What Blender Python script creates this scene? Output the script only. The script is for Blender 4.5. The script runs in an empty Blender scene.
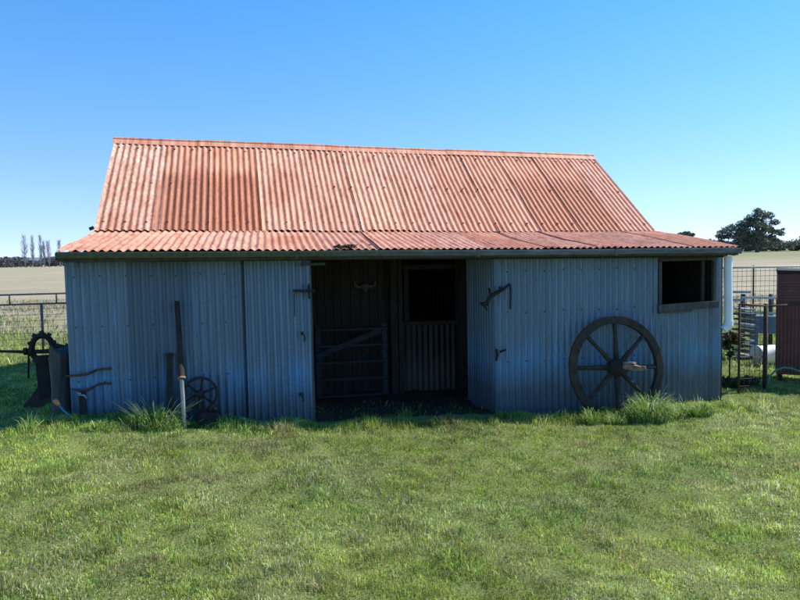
import bpy, math, random
import numpy as np
from mathutils import Vector, Matrix, Euler
random.seed(5); rng = np.random.default_rng(11)
SC = bpy.context.scene; COL = SC.collection
R_ = math.radians

# ---------------------------------------------------------------- camera frame (metres; X along the shed front, Y away, Z up)
FPX = 680.0; CAMZ = 1.65
th, pit, rol = R_(13), R_(-3.6), R_(1.1)
Fw = Vector((math.sin(th)*math.cos(pit), math.cos(th)*math.cos(pit), math.sin(pit)))
Rt = Vector((math.cos(th), -math.sin(th), 0)); Up = Rt.cross(Fw)
Rt2 = Rt*math.cos(rol) - Up*math.sin(rol); Up2 = Up*math.cos(rol) + Rt*math.sin(rol)
CP = Vector((0, 0, CAMZ))
def ray(x, y): return Fw + Rt2*((x-400)/FPX) - Up2*((y-300)/FPX)
def P(x, y, Y):
    d = ray(x, y); return CP + d*(Y/d.y)
def PX(x, y, X):
    d = ray(x, y); return CP + d*(X/d.x)
def G(x, y, z=-0.3):
    d = ray(x, y); return CP + d*((z-CAMZ)/d.z)

cam = bpy.data.cameras.new('camera'); camo = bpy.data.objects.new('camera', cam); COL.objects.link(camo)
cam.sensor_width = 36; cam.lens = FPX/800*36; cam.clip_end = 9000; cam.clip_start = 0.05
m = Matrix((Rt2, Up2, -Fw)).transposed().to_4x4(); m.translation = CP
camo.matrix_world = m; SC.camera = camo

# ---------------------------------------------------------------- light
SUN = Vector((0.90, 0.075, 1.0)).normalized()
sl = bpy.data.lights.new('sun', 'SUN'); sl.energy = 4.6; sl.angle = R_(0.5); sl.color = (1.0, 0.95, 0.87)
so = bpy.data.objects.new('sun', sl); COL.objects.link(so)
so.rotation_euler = (-SUN).to_track_quat('-Z', 'Y').to_euler(); so.location = (20, 10, 25)
W = bpy.data.worlds.new('World'); SC.world = W; W.use_nodes = True
nt = W.node_tree; bg = nt.nodes['Background']
sky = nt.nodes.new('ShaderNodeTexSky'); sky.sky_type = 'NISHITA'; sky.sun_disc = False
sky.sun_elevation = math.asin(SUN.z); sky.sun_rotation = math.atan2(SUN.x, SUN.y)
sky.altitude = 300; sky.air_density = 0.9; sky.dust_density = 0.0; sky.ozone_density = 4.0
wtc = nt.nodes.new('ShaderNodeTexCoord'); wmp = nt.nodes.new('ShaderNodeMapping')
wmp.inputs['Scale'].default_value = (1, 1, 0.85); wmp.inputs['Location'].default_value = (0, 0, 0.085)
nt.links.new(wtc.outputs['Generated'], wmp.inputs['Vector']); nt.links.new(wmp.outputs[0], sky.inputs['Vector'])
hs = nt.nodes.new('ShaderNodeHueSaturation'); hs.inputs['Saturation'].default_value = 1.15
nt.links.new(sky.outputs[0], hs.inputs['Color']); 
tnt = nt.nodes.new('ShaderNodeMix'); tnt.data_type = 'RGBA'; tnt.blend_type = 'MULTIPLY'; tnt.inputs[0].default_value = 1; 
wsx = nt.nodes.new('ShaderNodeSeparateXYZ'); nt.links.new(wtc.outputs['Generated'], wsx.inputs[0])
wcr = nt.nodes.new('ShaderNodeValToRGB'); nt.links.new(wsx.outputs[2], wcr.inputs[0]); wcr.color_ramp.elements[0].color = (1.42, 1.04, 1.03, 1); wcr.color_ramp.elements[0].position = 0.0
wcr.color_ramp.elements[1].color = (0.60, 1.13, 1.22, 1); wcr.color_ramp.elements[1].position = 0.42; e_ = wcr.color_ramp.elements.new(0.2); e_.color = (1.0, 1.08, 1.12, 1)
nt.links.new(wcr.outputs[0], tnt.inputs[7])
nt.links.new(hs.outputs[0], tnt.inputs[6]); nt.links.new(tnt.outputs[2], bg.inputs['Color'])
bg.inputs['Strength'].default_value = 0.14
SC.view_settings.view_transform = 'Standard'; SC.view_settings.look = 'None'
SC.view_settings.gamma = 1; SC.view_settings.exposure = 0.62; SC.view_settings.use_curve_mapping = False
SC.render.engine = 'CYCLES'
SC.cycles.max_bounces = 6; SC.cycles.use_adaptive_sampling = True

# ---------------------------------------------------------------- materials
def newmat(name):
    mt = bpy.data.materials.new(name); mt.use_nodes = True
    n = mt.node_tree; return mt, n, n.nodes['Principled BSDF']
def nd(n, t, **kw):
    x = n.nodes.new(t)
    for k, v in kw.items(): setattr(x, k, v)
    return x
def ramp(n, fac, stops):
    r = nd(n, 'ShaderNodeValToRGB'); e = r.color_ramp.elements
    while len(e) < len(stops): e.new(0.5)
    for i, (p, c) in enumerate(stops):
        e[i].position = p; e[i].color = (c[0], c[1], c[2], 1) if not isinstance(c, (int, float)) else (c, c, c, 1)
    n.links.new(fac, r.inputs[0]); return r.outputs[0]
def noise(n, vec, scale, detail=5, rough=0.6, dist=0.0):
    x = nd(n, 'ShaderNodeTexNoise'); x.inputs['Scale'].default_value = scale; x.inputs['Detail'].default_value = detail
    x.inputs['Roughness'].default_value = rough; x.inputs['Distortion'].default_value = dist
    if vec is not None: n.links.new(vec, x.inputs['Vector'])
    return x.outputs['Fac']
def mapping(n, src, scale=(1, 1, 1), loc=(0, 0, 0)):
    mp = nd(n, 'ShaderNodeMapping'); mp.inputs['Scale'].default_value = scale; mp.inputs['Location'].default_value = loc
    n.links.new(src, mp.inputs['Vector']); return mp.outputs[0]
def mix(n, fac, a, b, mode='MIX'):
    x = nd(n, 'ShaderNodeMix', data_type='RGBA', blend_type=mode)
    if isinstance(fac, float): x.inputs[0].default_value = fac
    else: n.links.new(fac, x.inputs[0])
    for s, v in ((6, a), (7, b)):
        if isinstance(v, tuple): x.inputs[s].default_value = (*v, 1)
        else: n.links.new(v, x.inputs[s])
    return x.outputs[2]
def math_(n, op, a, b):
    x = nd(n, 'ShaderNodeMath', operation=op)
    for i, v in enumerate((a, b)):
        if isinstance(v, (int, float)): x.inputs[i].default_value = v
        else: n.links.new(v, x.inputs[i])
    return x.outputs[0]
def bump(n, b, h, strength=0.3, dist=0.01):
    x = nd(n, 'ShaderNodeBump'); x.inputs['Strength'].default_value = strength; x.inputs['Distance'].default_value = dist
    n.links.new(h, x.inputs['Height']); n.links.new(x.outputs[0], b.inputs['Normal'])

def simple(name, ca, cb, scale=8, rough=0.8, metal=0.0, bmp=0.3, stretch=(1, 1, 1), cc=None):
    mt, n, b = newmat(name); tc = nd(n, 'ShaderNodeTexCoord').outputs['Object']
    v = mapping(n, tc, stretch); f = noise(n, v, scale, 6, 0.65)
    c = ramp(n, f, [(0.35, ca), (0.65, cb)])
    if cc:
        g = noise(n, mapping(n, tc, stretch, (7, 3, 1)), scale*0.45, 4, 0.7)
        c = mix(n, ramp(n, g, [(0.5, 0.0), (0.62, 1.0)]), c, cc)
    n.links.new(c, b.inputs['Base Color']); b.inputs['Roughness'].default_value = rough; b.inputs['Metallic'].default_value = metal
    if bmp: bump(n, b, noise(n, v, scale*3, 4, 0.7), bmp, 0.004)
    return mt

def roof_material():
    mt, n, b = newmat('faded_red_roof_paint')
    uv = nd(n, 'ShaderNodeUVMap').outputs[0]; at = nd(n, 'ShaderNodeVertexColor', layer_name='tint')
    sp = nd(n, 'ShaderNodeSeparateColor'); n.links.new(at.outputs[0], sp.inputs[0])
    suv = nd(n, 'ShaderNodeSeparateXYZ'); n.links.new(uv, suv.inputs[0])
    s1 = noise(n, mapping(n, uv, (1.0, 0.25, 1)), 14, 6, 0.7)
    s2 = noise(n, mapping(n, uv, (1, 1, 1), (3, 5, 0)), 30, 5, 0.75)
    s3 = noise(n, mapping(n, uv, (1, 0.6, 1), (9, 1, 0)), 1.3, 5, 0.6)
    base = ramp(n, s1, [(0.3, (0.55, 0.155, 0.055)), (0.5, (0.68, 0.245, 0.115)), (0.72, (0.74, 0.35, 0.22))])
    # chalky weathering
    pf = math_(n, 'MULTIPLY', sp.outputs[1], ramp(n, s2, [(0.42, 0.0), (0.60, 1.0)]))
    base = mix(n, pf, base, (0.74, 0.52, 0.42))
    pf2 = math_(n, 'MULTIPLY', ramp(n, s3, [(0.5, 0.0), (0.7, 0.35)]), ramp(n, s1, [(0.4, 0.2), (0.6, 1.0)]))
    base = mix(n, pf2, base, (0.72, 0.43, 0.31))
    # rust where the paint has gone, starting part-way down the sheet
    e = noise(n, mapping(n, uv, (6, 1, 1), (2, 2, 0)), 3, 4, 0.6)
    vv = math_(n, 'SUBTRACT', math_(n, 'ADD', suv.outputs[1], math_(n, 'MULTIPLY', e, 0.5)), 0.48)
    start = ramp(n, vv, [(0.08, 0.0), (0.2, 1.0)])
    rf = math_(n, 'MULTIPLY', math_(n, 'MULTIPLY', sp.outputs[0], start), ramp(n, s1, [(0.3, 0.45), (0.52, 1.0)]))
    rust = ramp(n, s2, [(0.35, (0.19, 0.045, 0.013)), (0.6, (0.42, 0.12, 0.035))])
    base = mix(n, rf, base, rust)
    # small rust freckles everywhere
    s4 = noise(n, mapping(n, uv, (1, 0.5, 1), (1, 8, 0)), 9, 8, 0.8)
    base = mix(n, ramp(n, s4, [(0.49, 0.0), (0.60, 0.8)]), base, (0.36, 0.11, 0.045))
    s5 = noise(n, mapping(n, uv, (1, 1.2, 1), (21, 8, 0)), 1.1, 6, 0.65)
    base = mix(n, ramp(n, s5, [(0.54, 0.0), (0.64, 0.4)]), base, rust)
    tintv = ramp(n, sp.outputs[2], [(0.0, 0.80), (1.0, 1.05)])
    base = mix(n, 1.0, base, tintv, 'MULTIPLY')
    n.links.new(base, b.inputs['Base Color']); b.inputs['Roughness'].default_value = 0.62
    bump(n, b, s2, 0.15, 0.003)
    return mt
def galv_material(name, ca, cb, stain, dark=1.0):
    mt, n, b = newmat(name)
    uv = nd(n, 'ShaderNodeUVMap').outputs[0]; at = nd(n, 'ShaderNodeVertexColor', layer_name='tint')
    sp = nd(n, 'ShaderNodeSeparateColor'); n.links.new(at.outputs[0], sp.inputs[0])
    suv = nd(n, 'ShaderNodeSeparateXYZ'); n.links.new(uv, suv.inputs[0])
    s1 = noise(n, mapping(n, uv, (1, 0.12, 1)), 16, 6, 0.7)
    s2 = noise(n, mapping(n, uv, (1, 1, 1), (3, 5, 0)), 45, 4, 0.8)
    s3 = noise(n, mapping(n, uv, (1, 0.5, 1), (9, 1, 0)), 1.7, 5, 0.7)
    base = ramp(n, s1, [(0.3, ca), (0.7, cb)])
    base = mix(n, ramp(n, s2, [(0.45, 0.0), (0.75, 0.5)]), base, tuple(min(1, c*1.5) for c in cb))
    # brown run-off stains, mostly near the top
    tp = math_(n, 'ADD', suv.outputs[1], math_(n, 'MULTIPLY', s3, 1.1))
    sf = math_(n, 'MULTIPLY', ramp(n, tp, [(1.15, 0.0), (1.65, 1.0)] if False else [(0.80, 0.0), (1.0, 1.0)]), 0.55)
    base = mix(n, sf, base, stain)
    base = mix(n, ramp(n, s3, [(0.52, 0.0), (0.75, 0.5)]), base, tuple(c*0.7 for c in ca))
    base = mix(n, ramp(n, noise(n, mapping(n, uv, (1, 0.3, 1), (4, 4, 0)), 7, 9, 0.85), [(0.63, 0.0), (0.72, 0.7)]), base, (0.16, 0.09, 0.05))
    run = noise(n, mapping(n, uv, (1, 0.05, 1), (11, 2, 0)), 28, 5, 0.7)
    base = mix(n, ramp(n, run, [(0.58, 0.0), (0.70, 0.45)]), base, (0.13, 0.085, 0.05))
    pale = noise(n, mapping(n, uv, (1, 0.08, 1), (5, 7, 0)), 22, 5, 0.7)
    base = mix(n, ramp(n, pale, [(0.55, 0.0), (0.68, 0.38)]), base, tuple(min(1, c*1.6) for c in cb))
    lowm = math_(n, 'SUBTRACT', math_(n, 'ADD', 0.34, math_(n, 'MULTIPLY', s3, 0.18)), suv.outputs[1])
    base = mix(n, ramp(n, lowm, [(0.10, 0.0), (0.28, 0.75)]), base, (0.075, 0.07, 0.05))
    tintv = ramp(n, sp.outputs[2], [(0.0, 0.78), (1.0, 1.25)])
    base = mix(n, 1.0, base, tintv, 'MULTIPLY')
    n.links.new(base, b.inputs['Base Color']); b.inputs['Roughness'].default_value = 0.5; b.inputs['Metallic'].default_value = 0.35
    bump(n, b, s2, 0.2, 0.002)
    return mt

M = {}
M['roof'] = roof_material()
M['galv'] = galv_material('weathered_galvanised_iron', (0.060, 0.150, 0.26), (0.118, 0.245, 0.39), (0.15, 0.145, 0.125))
M['galv_dark'] = galv_material('shade_dark_galvanised_iron', (0.006, 0.0075, 0.0095), (0.011, 0.013, 0.017), (0.009, 0.008, 0.007))  # galvanised iron again, bay and interior darkness put into its base colour
M['timber'] = simple('grey_timber', (0.045, 0.042, 0.038), (0.095, 0.088, 0.078), 6, 0.9, 0, 0.5, (3, 3, 0.3))
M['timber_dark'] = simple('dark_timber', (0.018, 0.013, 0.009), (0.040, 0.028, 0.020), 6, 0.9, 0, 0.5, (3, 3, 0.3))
M['timber_blue'] = simple('grey_blue_timber', (0.020, 0.020, 0.026), (0.036, 0.036, 0.044), 6, 0.9, 0, 0.4, (0.3, 3, 3))
M['wheelwood'] = simple('weathered_wheel_timber', (0.022, 0.017, 0.012), (0.055, 0.042, 0.027), 9, 0.9, 0, 0.6, (1, 1, 1))
M['hubwood'] = simple('split_pale_hub_timber', (0.14, 0.085, 0.055), (0.42, 0.30, 0.22), 14, 0.85, 0, 0.5)
M['iron'] = simple('rusty_iron', (0.035, 0.022, 0.016), (0.085, 0.048, 0.03), 14, 0.85, 0.2, 0.5)
M['blackiron'] = simple('black_iron', (0.012, 0.011, 0.011), (0.035, 0.028, 0.024), 14, 0.8, 0.2, 0.4)
M['rodrust'] = simple('brown_rusted_rod', (0.07, 0.032, 0.02), (0.14, 0.065, 0.04), 14, 0.9, 0.1, 0.4)
M['gutter'] = simple('old_gutter', (0.16, 0.17, 0.175), (0.26, 0.27, 0.275), 3, 0.6, 0.2, 0.2, (1, 6, 6))
M['white'] = simple('white_plastic_pipe', (0.72, 0.74, 0.76), (0.80, 0.81, 0.82), 5, 0.45, 0, 0)
M['whitedirt'] = simple('dirty_white_drum', (0.72, 0.70, 0.66), (0.82, 0.81, 0.78), 5, 0.5, 0, 0.1)
M['grey'] = simple('grey_steel', (0.30, 0.31, 0.32), (0.42, 0.42, 0.42), 8, 0.55, 0.3, 0.2)
M['wire'] = simple('dull_wire', (0.09, 0.09, 0.085), (0.16, 0.155, 0.15), 12, 0.6, 0.4, 0)
M['paletimber'] = simple('bleached_rail_timber', (0.40, 0.36, 0.30), (0.58, 0.53, 0.46), 6, 0.85, 0, 0.3, (0.3, 3, 3))
M['yardrail'] = simple('yard_rail_steel', (0.22, 0.23, 0.24), (0.36, 0.37, 0.38), 6, 0.6, 0.2, 0.1)
M['redtin'] = simple('dark_red_tin', (0.10, 0.028, 0.022), (0.16, 0.046, 0.035), 5, 0.6, 0.1, 0.2)
M['redslat'] = simple('pale_red_slats', (0.24, 0.10, 0.09), (0.33, 0.16, 0.14), 5, 0.6, 0.1, 0.2)
M['trough'] = simple('blue_grey_trough', (0.055, 0.085, 0.12), (0.10, 0.14, 0.18), 4, 0.7, 0, 0.2)
M['hose'] = simple('teal_hose', (0.02, 0.17, 0.19), (0.03, 0.26, 0.28), 5, 0.4, 0, 0)
M['hosegreen'] = simple('green_hose', (0.03, 0.13, 0.07), (0.05, 0.22, 0.12), 5, 0.45, 0, 0)
M['orange'] = simple('orange_fitting', (0.60, 0.20, 0.07), (0.75, 0.28, 0.1), 9, 0.5, 0, 0)
M['bone'] = simple('dull_bone', (0.065, 0.06, 0.05), (0.12, 0.11, 0.09), 16, 0.85, 0, 0.4)
M['bark'] = simple('tree_bark', (0.09, 0.075, 0.06), (0.17, 0.145, 0.12), 1.5, 0.9, 0, 0.3)
M['barepoplar'] = simple('bare_twigs', (0.26, 0.235, 0.235), (0.36, 0.33, 0.32), 1.5, 0.9, 0, 0)
M['debris'] = simple('dead_leaf_litter', (0.05, 0.035, 0.025), (0.13, 0.09, 0.06), 30, 0.95, 0, 0.5)
M['earth'] = simple('shaded_earth_floor', (0.045, 0.038, 0.028), (0.09, 0.075, 0.055), 4, 0.95, 0, 0.6)
# moss on the gutter
mt, n, b = newmat('mossy_gutter'); tc = nd(n, 'ShaderNodeTexCoord').outputs['Object']
sx = nd(n, 'ShaderNodeSeparateXYZ'); n.links.new(tc, sx.inputs[0])
g1 = noise(n, mapping(n, tc, (0.5, 3, 3)), 5, 6, 0.7)
moss = ramp(n, math_(n, 'ADD', math_(n, 'MULTIPLY', sx.outputs[0], -0.10), math_(n, 'MULTIPLY', g1, 0.8)), [(0.05, 0.0), (0.33, 1.0)])
met = ramp(n, noise(n, mapping(n, tc, (0.6, 4, 4)), 9, 6, 0.7), [(0.35, (0.06, 0.06, 0.06)), (0.65, (0.17, 0.165, 0.16))])
n.links.new(mix(n, moss, met, ramp(n, noise(n, tc, 20, 5, 0.7), [(0.35, (0.045, 0.04, 0.016)), (0.65, (0.115, 0.105, 0.035))])), b.inputs['Base Color'])
b.inputs['Roughness'].default_value = 0.75; M['mossgutter'] = mt

def leafmat(name, trans=0.35):
    mt, n, b = newmat(name); at = nd(n, 'ShaderNodeVertexColor', layer_name='tint').outputs[0]
    n.links.new(at, b.inputs['Base Color']); b.inputs['Roughness'].default_value = 0.6
    b.inputs['Specular IOR Level'].default_value = 0.25
    tr = nd(n, 'ShaderNodeBsdfTranslucent'); n.links.new(at, tr.inputs['Color'])
    mx = nd(n, 'ShaderNodeMixShader'); mx.inputs[0].default_value = trans
    n.links.new(b.outputs[0], mx.inputs[1]); n.links.new(tr.outputs[0], mx.inputs[2])
    n.links.new(mx.outputs[0], n.nodes['Material Output'].inputs[0]); return mt
M['grass'] = leafmat('grass_blades'); M['leaf'] = leafmat('gum_leaves', 0.2)

# ---------------------------------------------------------------- value noise and ground height
_T = rng.random((256, 256))
def vnoise(x, y, s, seed=0):
    x = np.asarray(x, float)/s + seed*17.3; y = np.asarray(y, float)/s + seed*5.1
    xi = np.floor(x).astype(int); yi = np.floor(y).astype(int); fx = x-xi; fy = y-yi
    fx = fx*fx*(3-2*fx); fy = fy*fy*(3-2*fy)
    a = _T[xi % 256, yi % 256]; b_ = _T[(xi+1) % 256, yi % 256]; c = _T[xi % 256, (yi+1) % 256]; d = _T[(xi+1) % 256, (yi+1) % 256]
    return (a*(1-fx)+b_*fx)*(1-fy)+(c*(1-fx)+d*fx)*fy
def sstep(a, b, x):
    t = np.clip((np.asarray(x, float)-a)/(b-a), 0, 1); return t*t*(3-2*t)
def gz(x, y):
    x = np.asarray(x, float); y = np.asarray(y, float)
    z = np.interp(x, [-30, -6, -1.9, 0.8, 3.1, 6.4, 10, 40], [0.05, 0.0, -0.03, -0.23, -0.36, -0.40, -0.42, -0.3])
    r = np.hypot(x, y)
    near = 1-sstep(14, 26, r)
    z = z + near*(0.06*(vnoise(x, y, 1.1, 1)-0.5) + 0.06*(vnoise(x, y, 0.38, 2)-0.5) + 0.034*(vnoise(x, y, 0.15, 3)-0.5))
    z = z + (1-near)*0.10*(vnoise(x, y, 5, 4)-0.5)
    z = z + 1.9*sstep(30, 170, x)*sstep(60, 260, y)
    return z
def gzf(x, y): return float(gz(x, y))

# ---------------------------------------------------------------- mesh builder
class MB:
    def __init__(s): s.v = []; s.f = []; s.c = []; s.m = []; s.uv = []
    def add(s, vs, fs, col=(0, 0, .5), mi=0, uv=None):
        o = len(s.v); s.v += [tuple(v) for v in vs]
        s.uv += uv if uv is not None else [(v[0], v[2]) for v in vs]
        for f in fs: s.f.append([i+o for i in f]); s.c.append(col); s.m.append(mi)
        return s
    def box(s, c, size, rot=None, mi=0, jitter=0.0):
        hx, hy, hz = [q/2 for q in size]; vs = []
        for x, y, z in ((-1,-1,-1),(1,-1,-1),(1,1,-1),(-1,1,-1),(-1,-1,1),(1,-1,1),(1,1,1),(-1,1,1)):
            v = Vector((x*hx+random.uniform(-jitter, jitter), y*hy+random.uniform(-jitter, jitter), z*hz+random.uniform(-jitter, jitter)))
            if rot: v = Euler(rot).to_matrix() @ v
            vs.append(v+Vector(c))
        return s.add(vs, [(0,3,2,1),(4,5,6,7),(0,1,5,4),(1,2,6,5),(2,3,7,6),(3,0,4,7)], mi=mi)
    def bar(s, a, b, w, d, up=(0, 0, 1), mi=0, jitter=0.0):
        a = Vector(a); b = Vector(b); z = (b-a); L = z.length; z.normalize()
        u = Vector(up)
        if abs(z.dot(u)) > 0.95: u = Vector((1, 0, 0))
        x = u.cross(z).normalized(); y = z.cross(x); vs = []
        nseg = max(1, int(L/0.3)) if jitter else 1
        fs = []
        for k in range(nseg+1):
            c = a+z*L*k/nseg + (x*random.uniform(-jitter, jitter)+y*random.uniform(-jitter, jitter))
            for sx_, sy_ in ((-1,-1),(1,-1),(1,1),(-1,1)): vs.append(c+x*sx_*w/2+y*sy_*d/2)
            if k:
                o = (k-1)*4
                for q in range(4): fs.append((o+q, o+(q+1) % 4, o+4+(q+1) % 4, o+4+q))
        fs += [(3,2,1,0), tuple(nseg*4+q for q in range(4))]
        return s.add(vs, fs, mi=mi)
    def tube(s, pts, r, n=8, cap=True, mi=0, closed=False):
        pts = [Vector(p) for p in pts]; N = len(pts)
        rs = r if isinstance(r, (list, tuple)) else [r]*N
        vs = []; fs = []; ref = None
        for i, p in enumerate(pts):
            if closed: t = pts[(i+1) % N]-pts[i-1]
            else: t = pts[min(i+1, N-1)]-pts[max(i-1, 0)]
            t.normalize()
            if ref is None: ref = Vector((0, 0, 1)) if abs(t.z) < 0.9 else Vector((1, 0, 0))
            x = (ref-t*ref.dot(t)).normalized(); ref = x; y = t.cross(x)
            for k in range(n):
                a = 2*math.pi*k/n; vs.append(p+(x*math.cos(a)+y*math.sin(a))*rs[i])
        M_ = N if closed else N-1
        for i in range(M_):
            j = (i+1) % N
            for k in range(n): fs.append((i*n+k, i*n+(k+1) % n, j*n+(k+1) % n, j*n+k))
        if cap and not closed: fs += [tuple(range(n))[::-1], tuple((N-1)*n+k for k in range(n))]
        return s.add(vs, fs, mi=mi)
    def lathe(s, prof, c, axis='Y', n=20, mi=0):
        vs = []; fs = []
        for (r, h) in prof:
            for k in range(n):
                a = 2*math.pi*k/n; x, y = r*math.cos(a), r*math.sin(a)
                v = {'Y': (x, h, y), 'Z': (x, y, h), 'X': (h, x, y)}[axis]
                vs.append(Vector(v)+Vector(c))
        for i in range(len(prof)-1):
            for k in range(n): fs.append((i*n+k, i*n+(k+1) % n, (i+1)*n+(k+1) % n, (i+1)*n+k))
        fs += [tuple(range(n))[::-1], tuple((len(prof)-1)*n+k for k in range(n))]
        return s.add(vs, fs, mi=mi)
    def build(s, name, mats, parent=None, smooth=False, loc=None, angle=None):
        me = bpy.data.meshes.new(name); me.from_pydata(s.v, [], s.f)
        if not isinstance(mats, (list, tuple)): mats = [mats]
        for q in mats: me.materials.append(q)
        me.polygons.foreach_set('material_index', s.m)
        li = np.empty(len(me.loops), int); me.loops.foreach_get('vertex_index', li)
        me.uv_layers.new(name='UVMap'); me.uv_layers['UVMap'].data.foreach_set('uv', np.array(s.uv, float)[li].ravel())
        me.color_attributes.new('tint', 'FLOAT_COLOR', 'CORNER')
        cc = np.concatenate([np.tile((*c, 1.0), (len(f), 1)) for c, f in zip(s.c, s.f)])
        me.color_attributes['tint'].data.foreach_set('color', cc.ravel())
        me.update()
        o = bpy.data.objects.new(name, me); COL.objects.link(o)
        if smooth:
            if angle: me.shade_smooth(); me.set_sharp_from_angle(angle=R_(angle))
            else: me.shade_smooth()
        if parent: o.parent = parent
        return o
def tag(o, label=None, cat=None, group=None, kind=None):
    for k, v in (('label', label), ('category', cat), ('group', group), ('kind', kind)):
        if v: o[k] = v
    return o
def thing(name, label, cat, loc=(0, 0, 0), group=None):
    o = bpy.data.objects.new(name, None); COL.objects.link(o); o.location = loc; o.empty_display_size = 0.2
    return tag(o, label, cat, group)
def reloc(root, loc):
    """move an Empty to the thing's base while its children stay where they were modelled"""
    root.location = loc
    for ch in root.children: ch.location = Vector(ch.location)-Vector(loc)

PITCH = 0.085; AMP = 0.0108
def corr_patch(mb, c00, c10, c01, c11, nrib, per_sheet=8, nv=10, amp=AMP, sag=0.012, rust=None, seed=0, rough_end=0.015, mi=0):
    """corrugated slope: u along X (c0x -> c1x), v down the slope (top row c00,c10; bottom row c01,c11), made of lapped sheets"""
    rd = random.Random(seed); c00, c10, c01, c11 = map(Vector, (c00, c10, c01, c11))
    nrm = (c10-c00).cross(c01-c00).normalized()
    if nrm.z < 0: nrm = -nrm
    W_ = (c10-c00).length; nsheet = math.ceil(nrib/per_sheet); SEG = 8
    for k in range(nsheet):
        u0 = k*per_sheet; u1 = min(nrib, (k+1)*per_sheet+1.05)
        if u0 >= nrib: break
        n = int((u1-u0)*SEG)+1; ve = 1+rd.uniform(-rough_end, rough_end)*0.8; v0 = rd.uniform(-.004, .004); skew = rd.uniform(-.25, .25)
        lift = rd.uniform(0.0, 0.010); rr, pp = rust(k, nsheet) if rust else (0, 0)
        vs = []; uv = []; fs = []
        for j in range(nv+1):
            v = v0+(ve-v0)*j/nv
            for i in range(n+1):
                ur = u0+(u1-u0)*i/n; u = (ur+skew*(v-0.5)*0.6)/nrib; u = min(max(u, -0.002), 1.002)
                p = (c00*(1-u)+c10*u)*(1-v)+(c01*(1-u)+c11*u)*v
                h = amp*math.cos(2*math.pi*ur) + lift + 0.004*(1-i/n) + 0.004
                h += sag*(float(vnoise(p.x, v*1.5, 0.9, seed+1))-0.5)*math.sin(math.pi*min(1, max(0, v)))
                h += 0.006*(float(vnoise(p.x, v*6, 0.35, seed+2))-0.5)
                vs.append(p+nrm*h); uv.append((u*W_, v))
        for j in range(nv):
            for i in range(n):
                a = j*(n+1)+i; fs.append((a, a+n+1, a+n+2, a+1))
        mb.add(vs, fs, (rr, pp, rd.random()), mi, uv)
    return mb
def corr_wall(mb, a, b, zb, zt, out, pitch=PITCH, amp=0.015, phase=0, seed=0, sheet=8, bend=0.01, rows=26, d0=0.0):
    """vertical corrugated wall from a to b (x, y); zb, zt are functions of t in 0..1; out is the outward (x, y) direction"""
    rd = random.Random(seed); a = Vector((*a, 0)); b = Vector((*b, 0)); L = (b-a).length; o = Vector((*out, 0)).normalized()
    SEG = 8; nr = L/pitch; ns = max(1, math.ceil(nr/sheet)); 
    for k in range(ns):
        u0 = k*sheet; u1 = min(nr, (k+1)*sheet+0.4)
        if u1-u0 < 0.02: continue
        n = max(2, int((u1-u0)*SEG)); ol = rd.uniform(0.0, 0.003)+(0.003 if k % 2 else 0); tint = rd.random(); vs = []; uv = []; fs = []
        for j in range(rows+1):
            for i in range(n+1):
                ur = u0+(u1-u0)*i/n; t = ur/nr; z = zb(t)+(zt(t)-zb(t))*j/rows
                p = a+(b-a)*t+Vector((0, 0, z))
                h = amp*math.cos(2*math.pi*(ur+phase))+ol+bend*(float(vnoise(p.x*1.0+p.y, z, 1.1, seed+3))-0.5)*0.8
                vs.append(p+o*h); uv.append((p.x+p.y*1.3+seed, (z-zb(0.5))/max(0.2, zt(0.5)-zb(0.5))*0.98 if False else (z+0.4)/2.2))
        for j in range(rows):
            for i in range(n):
                q = j*(n+1)+i; fs.append((q, q+1, q+n+2, q+n+1))
        mb.add(vs, fs, (0, 0, tint), 0, uv)
    return mb

# ---------------------------------------------------------------- ground
def lines(a, b, step, lo, hi, g=1.13):
    xs = list(np.arange(a, b, step)); s = step; x = xs[-1]
    while x < hi: s *= g; x += s; xs.append(x)
    s = step; x = xs[0]; pre = []
    while x > lo: s *= g; x -= s; pre.append(x)
    return np.array(pre[::-1]+xs)
gx = lines(-6, 10, 0.06, -3500, 3500); gy = lines(1.5, 13, 0.06, -400, 4500)
GX, GY = np.meshgrid(gx, gy); GZ = gz(GX, GY)
nxg, nyg = len(gx), len(gy)
vv = np.stack([GX.ravel(), GY.ravel(), GZ.ravel()], 1)
ii = (np.arange(nyg-1)[:, None]*nxg+np.arange(nxg-1)[None, :]).ravel()
ff = np.stack([ii, ii+1, ii+nxg+1, ii+nxg], 1)
def mesh_np(name, verts, faces, mats, tint=None, smooth=True, nv=4):
    me = bpy.data.meshes.new(name); me.vertices.add(len(verts)); me.vertices.foreach_set('co', np.asarray(verts, np.float32).ravel())
    nf = len(faces); me.loops.add(nf*nv); me.loops.foreach_set('vertex_index', np.asarray(faces, np.int32).ravel())
    me.polygons.add(nf); me.polygons.foreach_set('loop_start', np.arange(0, nf*nv, nv, dtype=np.int32))
    me.update(calc_edges=True)
    me.materials.append(mats)
    if tint is not None:
        ca = me.color_attributes.new('tint', 'FLOAT_COLOR', 'POINT')
        t4 = np.ones((len(verts), 4), np.float32); t4[:, :3] = tint; ca.data.foreach_set('color', t4.ravel())
    if smooth: me.shade_smooth()
    me.validate()
    o = bpy.data.objects.new(name, me); COL.objects.link(o); return o
def dryness(x, y):
    d = sstep(15, 24, y + 5*(vnoise(x, y, 3, 7)-0.5) + 0.0*x)
    fg = 0.7*sstep(110, 210, np.hypot(x, y)+30*(vnoise(x, y, 40, 8)-.5))*sstep(0, 40, x)      # far paddock on the right is green again
    return d, fg
dr, fg = dryness(GX.ravel(), GY.ravel())
shedmask = ((GX.ravel() > -1.7) & (GX.ravel() < 6.2) & (GY.ravel() > 7.95) & (GY.ravel() < 13)).astype(float)
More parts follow.
